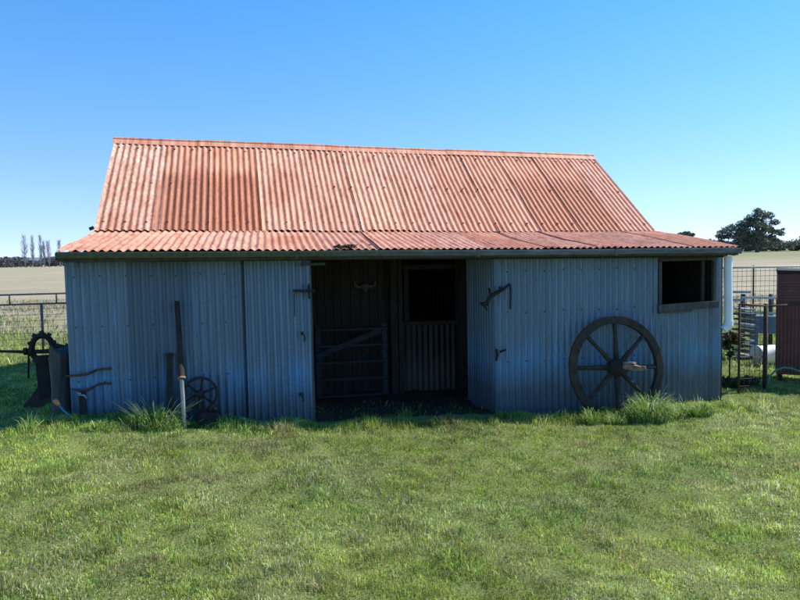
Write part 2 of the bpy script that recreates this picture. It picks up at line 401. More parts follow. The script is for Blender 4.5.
mt, n, b = newmat('paddock_ground'); tc = nd(n, 'ShaderNodeNewGeometry').outputs['Position']
at = nd(n, 'ShaderNodeVertexColor', layer_name='tint'); sp = nd(n, 'ShaderNodeSeparateColor'); n.links.new(at.outputs[0], sp.inputs[0])
a1 = noise(n, tc, 1.3, 8, 0.7); a2 = noise(n, tc, 22, 6, 0.75); a3 = noise(n, mapping(n, tc, (0.5, 1.0, 1)), 0.10, 9, 0.8)
lawn = mix(n, ramp(n, a1, [(0.38, 0.0), (0.62, 1.0)]), (0.085, 0.13, 0.03), (0.17, 0.20, 0.06))
a4 = noise(n, tc, 130, 5, 0.8); lawn = mix(n, ramp(n, a4, [(0.4, 0.0), (0.6, 0.85)]), lawn, (0.26, 0.30, 0.10)); lawn = mix(n, ramp(n, noise(n, mapping(n, tc, (1, 1, 1), (5, 2, 1)), 160, 4, 0.8), [(0.5, 0.0), (0.62, 0.8)]), lawn, (0.045, 0.055, 0.02))
lawn = mix(n, ramp(n, a2, [(0.52, 0.0), (0.70, 0.8)]), lawn, (0.20, 0.155, 0.09))
dry = mix(n, ramp(n, a3, [(0.35, 0.0), (0.65, 1.0)]), (0.25, 0.215, 0.135), (0.42, 0.36, 0.25))
dry = mix(n, ramp(n, a1, [(0.5, 0.0), (0.68, 0.55)]), dry, (0.20, 0.19, 0.09))
dry = mix(n, ramp(n, a2, [(0.5, 0.0), (0.8, 0.5)]), dry, (0.22, 0.18, 0.11))
grn = mix(n, ramp(n, a3, [(0.35, 0.0), (0.65, 1.0)]), (0.16, 0.19, 0.075), (0.21, 0.225, 0.10))
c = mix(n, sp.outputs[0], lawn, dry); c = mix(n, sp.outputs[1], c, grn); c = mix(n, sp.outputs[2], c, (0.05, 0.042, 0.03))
n.links.new(c, b.inputs['Base Color']); b.inputs['Roughness'].default_value = 0.95; b.inputs['Specular IOR Level'].default_value = 0.1
bump(n, b, a2, 0.8, 0.03)
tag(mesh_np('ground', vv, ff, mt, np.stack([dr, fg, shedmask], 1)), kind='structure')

# ---------------------------------------------------------------- grass
def blades(x, y, z, h, w, col, lean=0.5, curl=1.0, seed=0):
    r = np.random.default_rng(seed); N = len(x)
    az = r.random(N)*2*np.pi; la = r.random(N)*2*np.pi; ln = np.abs(r.normal(0, lean, N))*h
    wx, wy = np.cos(az)*w/2, np.sin(az)*w/2; dx, dy = np.cos(la)*ln, np.sin(la)*ln
    V = np.empty((N, 5, 3), np.float32)
    zb = z-0.01
    V[:, 0] = np.stack([x-wx, y-wy, zb], 1); V[:, 1] = np.stack([x+wx, y+wy, zb], 1)
    mxx, myy, mz = x+dx*0.38, y+dy*0.38, z+h*0.6
    V[:, 2] = np.stack([mxx+wx*.8, myy+wy*.8, mz], 1); V[:, 3] = np.stack([mxx-wx*.8, myy-wy*.8, mz], 1)
    V[:, 4] = np.stack([x+dx*curl, y+dy*curl, z+h*np.clip(1.05-0.35*ln/h, .3, 1.1)], 1)
    return V.reshape(-1, 3), np.repeat(col, 5, axis=0)
def grass_obj(name, parts):
    V = np.concatenate([p[0] for p in parts]); C = np.concatenate([p[1] for p in parts]); N = len(V)//5
    b0 = np.arange(N)*5
    tri = np.concatenate([np.stack([b0, b0+1, b0+2], 1), np.stack([b0, b0+2, b0+3], 1), np.stack([b0+3, b0+2, b0+4], 1)])
    return mesh_np(name, V, tri, M['grass'], C, smooth=False, nv=3)
PAL = np.array([(0.09, 0.185, 0.03), (0.21, 0.34, 0.05), (0.38, 0.48, 0.07), (0.52, 0.56, 0.13), (0.58, 0.55, 0.28), (0.72, 0.70, 0.48), (0.13, 0.27, 0.06), (0.40, 0.31, 0.17)])
def palette(x, y, r, dryw=0.0):
    N = len(x); g = vnoise(x, y, 0.9, 21); s = vnoise(x, y, 0.45, 22); q = vnoise(x, y, 2.2, 23)
    w = np.stack([0.5+1.5*(g < .35), 1.2+0*g, 0.7+4.5*sstep(.5, .75, g), 0.8+3.5*sstep(.5, .75, q), 0.35+2.6*sstep(.55, .8, s), 0.22+1.6*sstep(.5, .8, s)*sstep(.35, .7, q), 0.5+3.5*sstep(.55, .8, vnoise(x, y, 0.7, 24)), 0.3+4.5*sstep(.62, .85, vnoise(x, y, 0.33, 46))], 1)
    cw = np.cumsum(w, 1); u = r.random(N)*cw[:, -1]; idx = (u[:, None] > cw).sum(1)
    return PAL[idx]*(0.62+0.7*vnoise(x, y, 0.11, 47))[:, None]*(0.85+0.35*sstep(.3,.75,vnoise(x,y,1.6,41)))[:, None]*(0.6+0.75*r.random((N, 1)))*(1+0.08*r.normal(size=(N, 3)))
def scatter(N, r0, r1, seed, power=1.0):
    r = np.random.default_rng(seed); u = r.random(N)
    rad = (r0**power+(r1**power-r0**power)*u)**(1/power)
    ang = R_(13)+(r.random(N)-0.5)*R_(84)
    return rad*np.sin(ang), rad*np.cos(ang), rad, r
def inside_shed(x, y): return (x > -1.88) & (x < 6.33) & (y > 7.98) & (y < 13.2) & ~((x > 0.8) & (x < 3.05) & (y < 9.0))
parts = []
x, y, rad, r = scatter(950000, 2.2, 17, 31, 0.75)
k = ~inside_shed(x, y); clump = vnoise(x, y, 0.16, 25); k &= (r.random(len(x)) < 0.55+0.7*clump)
k &= ~((y > 7.75) & (x > 0.8) & (x < 3.05) & (r.random(len(x)) < 0.93))
x, y, rad = x[k], y[k], rad[k]
tall = sstep(0.62, 0.85, vnoise(x, y, 0.33, 26)); wallg = np.exp(-((y-7.62)/0.28)**2)*((x > -2.2) & (x < 6.6))*vnoise(x, y, 0.3, 27)
fr = np.exp(-((y-7.42)/0.13)**2)*((x > -3.0) & (x < 7.2))*sstep(.35, .75, vnoise(x, y, 0.17, 45))*np.where(x > 4.2, 1.9, 1.1)
wallg *= np.where((x > 0.7) & (x < 3.1), 0.35, 1.0)
h = (0.010+0.015*r.random(len(x)))*(0.6+0.9*clump[k])+0.045*tall*r.random(len(x))+0.03*sstep(.55,.8,vnoise(x, y, 0.13, 44))*r.random(len(x))+0.15*wallg*r.random(len(x))+0.12*fr*r.random(len(x))
w = (0.0027+0.0020*r.random(len(x)))*(0.75+rad*0.085)
dd, _ = dryness(x, y)
col = palette(x, y, r, 0); dk = r.random(len(x)) < dd*0.8; col[dk] = np.array((0.38, 0.34, 0.22))*(0.8+0.4*r.random((dk.sum(), 1)))
parts.append(blades(x, y, gz(x, y), h, w, col, 0.75, 1.0, 1))
tag(grass_obj('lawn_grass', parts), 'short patchy lawn of green and straw coloured grass blades', 'grass', kind='stuff')
# taller rough grass away from the mown lawn
x, y, rad, r = scatter(60000, 13, 34, 32, 1.2)
k = ~inside_shed(x, y) & (vnoise(x, y, 0.9, 28) > 0.25); x, y, rad = x[k], y[k], rad[k]; dd, _ = dryness(x, y)
col = palette(x, y, r, 0); dk = r.random(len(x)) < dd*0.93; col[dk] = np.array((0.36, 0.31, 0.19))*(0.75+0.5*r.random((dk.sum(), 1)))
tag(grass_obj('paddock_grass', [blades(x, y, gz(x, y), (0.05+0.10*r.random(len(x)))*(0.5+vnoise(x, y, 1.5, 29)), 0.008+0.0006*rad, col, 0.6, 1.0, 2)]),
    'rough drying paddock grass beyond the shed and yard fence', 'grass', kind='stuff')
def clump_obj(name, label, cx, cy, rx, ry, N, hmax, seed, pale=0.1, seedheads=0, grp=None):
    r = np.random.default_rng(seed); a = r.random(N)*2*np.pi; q = np.sqrt(r.random(N))
    x = cx+rx*q*np.cos(a); y = cy+ry*q*np.sin(a)
    h = hmax*(0.35+0.65*r.random(N))*(1-0.55*q**2)
    pal = np.array([(0.10, 0.19, 0.03), (0.18, 0.31, 0.045), (0.29, 0.43, 0.07), (0.42, 0.52, 0.14), (0.62, 0.68, 0.50)])
    pr = np.array([.3, .33, .22, .15-pale*0.3, pale]); pr = pr/pr.sum()
    col = pal[r.choice(5, N, p=pr)]*(0.8+0.4*r.random((N, 1)))
    # curved blades: three stacked segments
    la = a+r.normal(0, .7, N); ln = h*(0.25+0.55*r.random(N)); az = la+np.pi/2; w = 0.004+0.004*r.random(N)
    z = gz(x, y); V = []; rows = [(0, 0, 1), (.12, .42, 1), (.4, .78, .8), (.78, .98, .5), (1.0, .95+0*1, .08)]
    droop = r.random(N)*0.35
    for (f, g, ww) in rows:
        px, py = x+np.cos(la)*ln*f, y+np.sin(la)*ln*f; pz = z-0.01+h*(g-droop*f*f)
        V.append(np.stack([px-np.cos(az)*w*ww/2, py-np.sin(az)*w*ww/2, pz], 1)); V.append(np.stack([px+np.cos(az)*w*ww/2, py+np.sin(az)*w*ww/2, pz], 1))
    V = np.stack(V, 1).reshape(-1, 3); b0 = np.arange(N)*10; F = []
    for s in range(4): F.append(np.stack([b0+2*s, b0+2*s+1, b0+2*s+3, b0+2*s+2], 1))
    V = [V]; C = [np.repeat(col, 10, axis=0)]; F = [np.concatenate(F)]; off = len(V[0])
    for s in range(seedheads):
        a = r.random()*6.28; bx, by = cx+rx*.5*math.cos(a), cy+ry*.5*math.sin(a); L = hmax*(0.75+0.5*r.random()); le = r.random()*0.8
        d = np.array([math.cos(a)*le, math.sin(a)*le*0.4-0.1, 1.0])*L; base = np.array([bx, by, gzf(bx, by)])
        pts = [base+d*t+np.array([math.cos(a), 0, -0.5])*(t**3)*L*0.25 for t in np.linspace(0, 1, 7)]
        vs = []
        for i, p in enumerate(pts):
            ww = 0.0013 if i < 4 else 0.0030*(1.2-abs(i-5)*0.5); vs += [p-np.array([ww, 0, 0]), p+np.array([ww, 0, 0])]
        V.append(np.array(vs)); C.append(np.tile((0.36, 0.42, 0.24), (len(vs), 1)))
        F.append(np.array([[off+2*i, off+2*i+1, off+2*i+3, off+2*i+2] for i in range(6)])); off += len(vs)
    return tag(mesh_np(name, np.concatenate(V), np.concatenate(F), M['grass'], np.concatenate(C), smooth=False), label, 'grass tuft', grp)
TG = 'tall grass tufts along the shed wall'
def gp(px, py, Y=None): 
    p = G(px, py, -0.3); 
    for _ in range(6): p = G(px, py, gzf(p.x, p.y))
    return p
for (px, py, rx, ry, N, hm, pale, sh, lab) in [
    (650, 423, 0.29, 0.15, 1400, 0.42, 0.16, 6, 'largest bright grass tuft in front of the right side of the wagon wheel'),
    (592, 424, 0.13, 0.10, 320, 0.26, 0.03, 0, 'small green grass tuft at the left foot of the wagon wheel'),
    (700, 417, 0.18, 0.12, 600, 0.25, 0.03, 0, 'green grass tuft below the square window near the right corner'),
    (618, 425, 0.17, 0.10, 420, 0.20, 0.05, 0, 'low grass tuft under the wagon wheel hub'),
    (157, 428, 0.30, 0.14, 1000, 0.30, 0.08, 60, 'seeding grass tuft beside the foot of the leaning pole'),
    (502, 417, 0.09, 0.08, 160, 0.13, 0.02, 0, 'small leafy tuft at the right edge of the open bay'),
    (405, 416, 0.10, 0.08, 150, 0.15, 0.02, 0, 'small leafy tuft in the middle of the open bay mouth'),
    (103, 430, 0.22, 0.12, 420, 0.13, 0.05, 0, 'low mound of grass in front of the two bent rods'),
    (556, 420, 0.13, 0.09, 240, 0.13, 0.04, 3, 'thin grass tuft left of the wagon wheel, well short of it'), (676, 419, 0.14, 0.10, 380, 0.24, 0.10, 5, 'pale tipped grass tuft just right of the largest tuft'),
    (184, 429, 0.16, 0.07, 380, 0.15, 0.05, 4, 'short grass tuft around the foot of the leaning pole'), (722, 408, 0.12, 0.10, 300, 0.17, 0.03, 2, 'grass tuft at the very right corner of the shed'), (225, 424, 0.18, 0.09, 260, 0.12, 0.06, 4, 'low grass tuft right of the small iron wheel'),
    (285, 422, 0.16, 0.08, 200, 0.09, 0.06, 2, 'sparse grass tuft at the foot of the door leaf')]:
    p = gp(px, py); clump_obj('grass_tuft', lab, p.x, p.y, rx, ry, N, hm, int(px), pale, sh, TG)

# ---------------------------------------------------------------- the shed
shed = thing('farm_shed', 'low corrugated iron farm shed with a faded red roof and one open bay', 'shed')
EL, ER = Vector((-1.86, 7.69, 1.775)), Vector((6.34, 7.69, 1.69))
JL, JR = Vector((-1.77, 9.16, 2.07)), Vector((6.30, 9.56, 2.00))
RL, RR = Vector((-1.77, 10.89, 3.46)), Vector((6.30, 11.45, 3.41))
BL, BR = Vector((-1.77, 13.1, 1.75)), Vector((6.30, 13.7, 1.72))
NR = 95
def rust_main(k, n):
    t = (k+.5)/n
    if t < 0.10: return 0.25, 0.85
    if t < 0.19: return 0.9, 0.15
    if t < 0.29: return 1.0, 0.05
    if t < 0.62: return (0.0 if k % 3 else 0.12), 0.45
    if t < 0.74: return 0.15, 0.2
    if t < 0.90: return 0.80, 0.15
    return 0.2, 0.5
mb = MB(); corr_patch(mb, RL+Vector((0, -.05, -.03)), RR+Vector((0, -.05, -.03)), JL+Vector((0, -.06, -.028)), JR+Vector((0, -.06, -.028)), NR, 8, 14, AMP, 0.035, rust_main, 3, 0.010)
for vv_ in (0.10, 0.52, 0.93):
    for kk in range(1, NR, 3):
        uu = kk/NR; p = (RL*(1-uu)+RR*uu)*(1-vv_)+(JL*(1-uu)+JR*uu)*vv_; mb.lathe([(0.016, 0.0), (0.014, 0.008), (0.003, 0.014)], p+Vector((0, -.05, AMP-.012+random.uniform(-.002, .002))), 'Z', 6, mi=1)
mb.build('main_roof', [M['roof'], M['iron']], shed, True)
mb = MB(); corr_patch(mb, RL+Vector((0, .05, -.03)), RR+Vector((0, .05, -.03)), BL, BR, NR, 8, 6, AMP, 0.01, None, 8, 0.01)
mb.build('rear_roof', M['roof'], shed, True)
def rust_lean(k, n): return ((0.10, 0.7), (0.3, 0.5), (0.0, 0.8), (0.2, 0.65))[(k*7) % 4]
mb = MB(); corr_patch(mb, JL+Vector((0, .05, -.022)), JR+Vector((0, .05, -.022)), EL, ER, NR+1, 8, 10, AMP, 0.05, rust_lean, 12, 0.014)
mb.build('lean_to_roof', M['roof'], shed, True)
# ridge cap: rolled top with two flaps, in four lapped lengths
mb = MB()
cuts = [0, 0.155, 0.40, 0.655, 1.0]
fd = (JL-RL).normalized(); bd = (BL-RL).normalized()
for k in range(4):
    t0, t1 = cuts[k]-(0.008 if k else 0.003), cuts[k+1]+0.003; vs = []; fs = []; NS = 12
    prof = []
    for i in range(5): prof.append(fd*(0.14-0.0275*i) + Vector((0, -0.018, 0.022)))
    for i in range(7):
        a = math.pi*(-0.10+1.20*i/6); prof.append(Vector((0, -math.cos(a)*0.028, math.sin(a)*0.028+0.018)))
    for i in range(5): prof.append(bd*(0.03+0.035*i) + Vector((0, 0.018, 0.022)))
    for s in range(NS+1):
        t = t0+(t1-t0)*s/NS; c = RL*(1-t)+RR*t+Vector((0, 0, 0.006*(k % 2)+0.008*(float(vnoise(t*8, 0, 1, 4))-.5)))
        for i, q in enumerate(prof): vs.append(c+q+Vector((0, 0, (0.008*(float(vnoise(t*30, 1, 1, 5))-.5) if i == 0 else 0))))
    npf = len(prof)
    for s in range(NS):
        for i in range(npf-1): a = s*npf+i; fs.append((a, a+1, a+npf+1, a+npf))
    mb.add(vs, fs, (0.25, 0.45, 0.35+0.15*(k % 3)), 0, [(v[0], 0.05) for v in vs])
mb.build('ridge_cap', M['roof'], shed, True, angle=50)
# barge edges
for sgn, (a, b_, c_) in ((-1, (RL, JL, EL)), (1, (RR, JR, ER))):
    mb = MB(); o = Vector((-sgn*0.03, 0, -0.075)); mb.bar(a+o, b_+o, 0.028, 0.07); mb.bar(b_+o+Vector((0, 0.02, -.03)), c_+o+Vector((0, .04, 0)), 0.026, 0.06)
    mb.build('barge_board', M['timber_dark'], shed)
# gutter: square section open trough
gl, gr = P(57, 253, 7.66), P(738, 248, 7.66)
def gz_t(t): return 0.012*(1-t)**4+gl.z+(gr.z-gl.z)*t
mb = MB(); NG = 24; prof = [(-0.0, 0.0), (-0.005, -0.02), (0.0, -0.062), (0.02, -0.074), (0.085, -0.074), (0.085, -0.004), (0.080, -0.004), (0.080, -0.068), (0.022, -0.068), (0.008, -0.058), (0.008, -0.02), (0.010, 0.0)]
vs = []; fs = []
for s in range(NG+1):
    t = s/NG; x = gl.x+(gr.x-gl.x)*t; z = gz_t(t)+0.012*(float(vnoise(t*6, 3, 1, 9))-.5)
    for (py_, pz_) in prof: vs.append((x, 7.60+py_+0.01*(float(vnoise(t*5, 8, 1, 10))-.5), z+pz_))
npf = len(prof)
for s in range(NG):
    for i in range(npf): a = s*npf+i; a2 = s*npf+(i+1) % npf; fs.append((a, a2, a2+npf, a+npf))
mb.add(vs, fs)
for x in (gl.x, gr.x):
    sgn = 1 if x > 0 else -1
    z = gl.z if x < 0 else gr.z; mb.box((x+sgn*0.004, 7.642, z-0.037), (0.006, 0.088, 0.072))
for t in (0.30, 0.56, 0.78): x = gl.x+(gr.x-gl.x)*t; mb.box((x, 7.6385, gz_t(t)-0.038), (0.035, 0.096, 0.080))
mb.build('gutter', M['mossgutter'], shed, True, angle=40)
# beam / fascia behind the gutter
mb = MB(); mb.bar((-1.86, 7.735, gl.z-0.075), (6.33, 7.735, gr.z-0.075), 0.10, 0.035, jitter=0.003); mb.build('fascia', M['timber'], shed)
mb = MB(); mb.bar((-1.84, 7.90, 1.70), (6.30, 7.90, 1.60), 0.09, 0.07); mb.build('wall_plate', M['timber_dark'], shed)
# rafters seen under the lean-to in the bay
for xx in (0.95, 1.75, 2.55):
    t = (xx+1.8)/8.1
    a = EL*(1-t)+ER*t; c = JL*(1-t)+JR*t; mb = MB(); mb.bar((xx, 7.76, a.z-0.075), (xx, 9.3, c.z-0.10), 0.045, 0.08); mb.build('rafter', M['timber_dark'], shed)

def wz(px, py): return P(px, py, 8).z
X_jl = P(313, 340, 8).x; X_seam = P(246.5, 340, 8).x; X_jr = P(494, 340, 8).x; XL, XR = -1.87, 6.33
topz = lambda x: 1.70-0.012*(x+1.87)
nails = []
mb = MB(); corr_wall(mb, (XL, 8), (X_seam+0.03, 8), lambda t: -0.35, lambda t: topz(XL+t*(X_seam-XL)), (0, -1), seed=2, pitch=0.088, sheet=7)
for zz in (1.50, 0.95, 0.35):
    for i in range(1, 22, 3): mb.lathe([(0.009, -0.012), (0.007, -0.018), (0.001, -0.02)], (XL+0.088*(i)+0.0, 7.99, zz+random.uniform(-.01, .01)), 'Y', 6, mi=1)
mb.build('front_wall', [M['galv'], M['iron']], shed, True)
# door leaf, hinged proud of the wall, its free edge leaning out at the foot
door = MB(); xb = P(316, 415, 7.9).x
rows = 12; n = 76; vs = []; fs = []; uv = []
for j in range(rows+1):
    z = -0.40+(1.64+0.40)*j/rows; tt = j/rows; xe = xb+(P(311, 265, 7.94).x-xb)*tt**0.8
    for i in range(n+1):
        u = i/n; x = X_seam+(xe-X_seam)*u; yy = 7.965-0.03*(1-tt)*u+0.012*(float(vnoise(x*1.5, z, .7, 31))-.5)
        vs.append((x, yy-0.016*math.cos(2*math.pi*u*9.5), z)); uv.append((x+7, (z+0.4)/2.2))
for j in range(rows):
    for i in range(n): q = j*(n+1)+i; fs.append((q, q+1, q+n+2, q+n+1))
door.add(vs, fs, (0, 0, 0.95), 0, uv); dobj = door.build('door', M['galv'], shed, True)
mb = MB(); a = P(311, 264, 7.97); b_ = P(315.5, 415, 7.93); mb.bar(a+Vector((-.02, .025, 0)), b_+Vector((-.02, .025, -.1)), 0.05, 0.04, jitter=.003); mb.build('door_stile', M['timber'], dobj)
mb = MB(); a = P(293, 291, 7.90); b_ = P(315, 290.5, 7.90); mb.bar(a, b_, 0.035, 0.03, (0, 0, 1), jitter=.004); p = P(309, 290, 7.89)
mb.bar(p+Vector((0, 0, .07)), p+Vector((0, 0, -.10)), 0.025, 0.03, (0, 1, 0)); q = P(294, 293, 7.90); mb.tube([q, q+Vector((0.003, 0, -.13)), q+Vector((0, 0.005, -.27))], 0.006, 5)
mb.build('door_bolt', M['blackiron'], dobj)
for (px, py) in ((303, 335), (301.5, 396)):
    mb = MB(); p = P(px, py, 7.91); mb.box(p+Vector((-.01, 0, .02)), (0.03, 0.03, 0.035)); mb.tube([p+Vector((-.02, -.01, .03)), p+Vector((.01, -.03, .0)), p+Vector((.02, -.02, -.05)), p+Vector((0.01, 0, -.07))], 0.009, 6)
    mb.build('door_catch', M['blackiron'], dobj)
# lintel board end over the opening
mb = MB(); mb.bar(P(300, 264.5, 7.93), P(325, 263.5, 7.93), 0.06, 0.03, (0, 0, 1), jitter=.004); mb.build('lintel_board', M['timber'], shed)
# right front wall with window hole
w0, w1 = P(659, 262, 8), P(712, 307, 8); xw0, xw1, zw0, zw1 = w0.x, w1.x, 0.92, 1.53
mb = MB(); Lw = (xw0-X_jr); pt = 0.085
corr_wall(mb, (X_jr, 8), (xw0, 8), lambda t: -0.6, lambda t: topz(X_jr+t*(xw0-X_jr)), (0, -1), seed=5, pitch=pt, sheet=9)
corr_wall(mb, (xw0, 8), (xw1, 8), lambda t: -0.6, lambda t: zw0, (0, -1), seed=6, pitch=pt, phase=Lw/pt, sheet=9, rows=20)
corr_wall(mb, (xw1, 8), (XR, 8), lambda t: -0.6, lambda t: topz(xw1), (0, -1), seed=7, pitch=0.13, phase=0.2, amp=0.006, sheet=9)
mb.add([(xw0, 7.995, zw1), (xw1, 7.995, zw1), (xw1, 7.995, topz(xw1)), (xw0, 7.995, topz(xw0))], [(0, 1, 2, 3)], (0, 0, .5), 0)
for zz in (1.45, 0.93, 0.30):
    for i in range(2, 26, 3):
        xx = X_jr+pt*i
        if xx < XR-.05 and not (xw0-.05 < xx < xw1+.05 and zz > .8): mb.lathe([(0.010, -0.012), (0.008, -0.018), (0.001, -0.021)], (xx, 7.99, zz+random.uniform(-.012, .012)), 'Y', 6, mi=1)
mb.build('front_wall', [M['galv'], M['iron']], shed, True)
# window
win = MB(); cz = (zw0+zw1)/2
win.bar((xw0-.02, 7.965, zw1+.02), (xw1+.02, 7.965, zw1+.015), 0.05, 0.035, (0, 0, 1), jitter=.003)
win.bar((xw0-.005, 7.968, zw0+.02), (xw0-.005, 7.968, zw1-.006), 0.04, 0.03, (0, 1, 0)); win.bar((xw1+.005, 7.968, zw0+.02), (xw1+.005, 7.968, zw1-.006), 0.04, 0.03, (0, 1, 0))
wf = win.build('window', M['timber'], shed)
mb = MB(); mb.bar((xw0-.05, 7.94, zw0-.005), (xw1+.04, 7.94, zw0+.015), 0.032, 0.09, (0, 0, 1), jitter=.006); mb.bar((xw0-.02, 7.955, zw0-.055), (xw0+.45, 7.955, zw0-.045), 0.04, 0.05, (0, 0, 1), jitter=.008); mb.build('sill', M['timber'], wf)
mb = MB(); mb.bar((xw1-.075, 8.1, zw0-.2), (xw1-.07, 8.1, zw1+.1), 0.035, 0.03, (0, 1, 0)); mb.build('inner_stud', M['timber'], wf)
# corner flashing of the right front wall
# return wall of the bay
XJ = X_jr+0.02
mb = MB(); corr_wall(mb, (XJ, 8.0), (XJ-0.04, 8.95), lambda t: -0.6, lambda t: 1.78+.15*t, (-1, 0), seed=9, pitch=0.085); mb.build('bay_side_wall', M['galv'], shed, True)
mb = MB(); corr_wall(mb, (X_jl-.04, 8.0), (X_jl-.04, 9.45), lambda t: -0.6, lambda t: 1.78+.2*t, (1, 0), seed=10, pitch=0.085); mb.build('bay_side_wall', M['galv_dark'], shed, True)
# latch on the right corner: loose bolt, chain and drop rod
mb = MB(); pts = [P(482, 304, 7.93), P(487, 303, 7.93), P(490, 297, 7.92), P(496, 293, 7.9), P(502, 290, 7.93), P(510, 284, 7.95)]
mb.tube(pts, [.022, .026, .028, .026, .02, .014], 6); mb.tube([P(489, 288, 7.95), P(491, 297, 7.92), P(487, 306, 7.93)], .014, 5); mb.tube([P(499, 287, 7.93), P(503, 291, 7.9)], .014, 5); mb.tube([P(480, 303, 7.93), P(485, 307, 7.91), P(487, 310, 7.91)], .013, 5)
mb.tube([P(510, 284, 7.95), P(510.5, 296, 7.96), P(510, 309, 7.96)], .010, 5); mb.build('door_bolt', M['blackiron'], shed, True)
mb = MB(); mb.tube([P(496, 349, 7.95), P(497.5, 354, 7.94), P(496, 361, 7.94)], [.014, .02, .014], 6); mb.tube([P(500, 352, 7.95), P(506, 349.5, 7.95)], .013, 6); mb.build('door_catch', M['blackiron'], shed, True)
# outer side walls and back wall
def gable_top(y, L):
    a, b_, c_, d = (EL, JL, RL, BL) if L else (ER, JR, RR, BR)
    return float(np.interp(y, [a.y, b_.y, c_.y, d.y], [a.z, b_.z, c_.z, d.z]))-0.07
mb = MB(); corr_wall(mb, (XL+.01, 8.0), (XL+.03, 12.95), lambda t: -0.3, lambda t: 1.69, (-1, 0), seed=14, rows=6)
corr_wall(mb, (XL+.15, 8.0), (XL+.15, 12.95), lambda t: 1.60, lambda t: max(1.62, gable_top(8+4.95*t, True)-.03), (-1, 0), seed=14, rows=6); mb.build('side_wall', M['galv'], shed, True)
mb = MB(); corr_wall(mb, (XR, 8.0), (XR-.12, 13.5), lambda t: -0.7, lambda t: gable_top(8+5.5*t, False)-.03, (1, 0), seed=15, rows=6); mb.build('side_wall', M['galv'], shed, True)
mb = MB(); corr_wall(mb, (XL+.03, 12.95), (XR-.04, 13.5), lambda t: -0.6, lambda t: 1.74, (0, 1), seed=16, rows=4); mb.build('back_wall', M['galv_dark'], shed, True)
mb = MB(); mb.box((XR-.10, 8.85, 0.55), (.02, 1.45, 2.0)); mb.build('dark_lining', M['timber_dark'], shed)  # added dark sheet, gives shade behind the window over bright inner ribs
# inner wall at the back of the bay (and behind the closed ends)
YB = 9.62
mb = MB(); xw = XL+.1; rb = random.Random(8)
while xw < P(388, 300, YB).x:
    wb = rb.uniform(.11, .15); mb.box((xw+wb/2, YB-.012+rb.uniform(-.006, .006), 0.72), (wb-.008, .02, 2.6)); xw += wb
mb.build('dark_lining', M['timber_dark'], shed)
mb = MB()
corr_wall(mb, (XL+.03, YB+.05), (P(392, 300, YB).x, YB+.05), lambda t: -0.6, lambda t: 2.05, (0, -1), seed=17, rows=4)
xo0, xo1 = P(404, 300, YB).x, P(458, 300, YB).x; zo0 = P(430, 322, YB).z
corr_wall(mb, (P(392, 300, YB).x, YB), (xo1+.1, YB), lambda t: -0.6, lambda t: zo0-.03, (0, -1), seed=18, rows=4, pitch=0.085, amp=0.007)
corr_wall(mb, (xo1+.1, YB), (XR-.05, YB), lambda t: -0.6, lambda t: 2.02, (0, -1), seed=19, rows=4, amp=.006)
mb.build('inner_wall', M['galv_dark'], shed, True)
for (px, w, xx) in ((393, 0.10, 0), (399.5, 0.06, 0), (463, 0.18, 0), (472, 0.07, 0)):
    p = P(px, 300, YB-.12); mb = MB(); mb.bar((p.x, p.y, -0.6), (p.x+.01, p.y, 1.98), w, w, (0, 1, 0), jitter=.004); mb.build('post', M['timber_dark'], shed)
mb = MB(); mb.bar((xo0-.05, YB-.05, zo0-.0), (xo1+.02, YB-.05, zo0-.01), 0.10, 0.05, (0, 0, 1)); mb.build('inner_rail', M['timber_dark'], shed)
for (a_, b_) in (((xo0-.03, 1.50), (xo1+.02, 1.50)), ((xo0+.02, zo0+.04), (xo0+.02, 1.46)), ((xo1-.02, zo0+.04), (xo1-.02, 1.46))):
    mb = MB(); mb.bar((a_[0], YB-.06, a_[1]), (b_[0], YB-.06, b_[1]), .07, .03, (0, 1, 0), jitter=.003); mb.build('inner_frame', M['timber_dark'], shed)
# stall gate in the bay
YG = YB-.30
gate = MB(); a, c_ = P(314, 328, YG), P(388, 328, YG)
def rail(yp, name='rail', w=.085): pass
stl = []
gx0, gx1 = P(316, 360, YG).x, P(388, 360, YG).x
for gxx in (gx0+.04, gx1-.04):
    gb = MB(); gb.bar((gxx, YG+.03, P(318, 398, YG).z), (gxx, YG+.03, P(318, 326, YG).z), .07, .03, (0, 1, 0)); stl.append(gb.build('stile', M['timber_blue']))
#, YG+.03, P(318, 398, YG).z), (gx0+.04, YG+.03, P(318, 326, YG).z), .07, .03, (0, 1, 0)); gb.bar((gx1-.04, YG+.03, P(386, 398, YG).z), (gx1-.04, YG+.03, P(386, 326, YG).z), .07, .03, (0, 1, 0))
gto = bpy.data.objects.new('stall_gate', None); COL.objects.link(gto); gto.parent = shed; gto.location = (gx0, YG, -.3)
for yp in (329, 345, 361.5, 378, 395):
    z = P(352, yp, YG).z; mb = MB(); mb.bar((gx0, YG, z), (gx1, YG, z-.006), 0.075, 0.028, (0, 0, 1), jitter=.002); stl.append(mb.build('rail', M['timber_blue']))
mb = MB(); mb.bar(P(316, 357, YG-.03), P(381, 330, YG-.03), 0.075, 0.026, (0, 1, 0)); 
stl.append(mb.build('brace', M['timber_blue']))
for o in stl: o.parent = gto; o.location = -gto.location
# white downpipe hanging from the gutter end
Yd = 7.75; dt, db = P(728, 256, Yd), P(728.5, 322, Yd)
mb = MB(); mb.tube([dt, dt*.5+db*.5, db, db+Vector((-.01, .0, -.05)), db+Vector((-.055, .02, -.10))], 0.052, 16); mb.tube([db+Vector((0, 0, .02)), db+Vector((-.004, 0, -.045))], 0.060, 16)
mb.build('downpipe', M['white'], shed, True, angle=50)
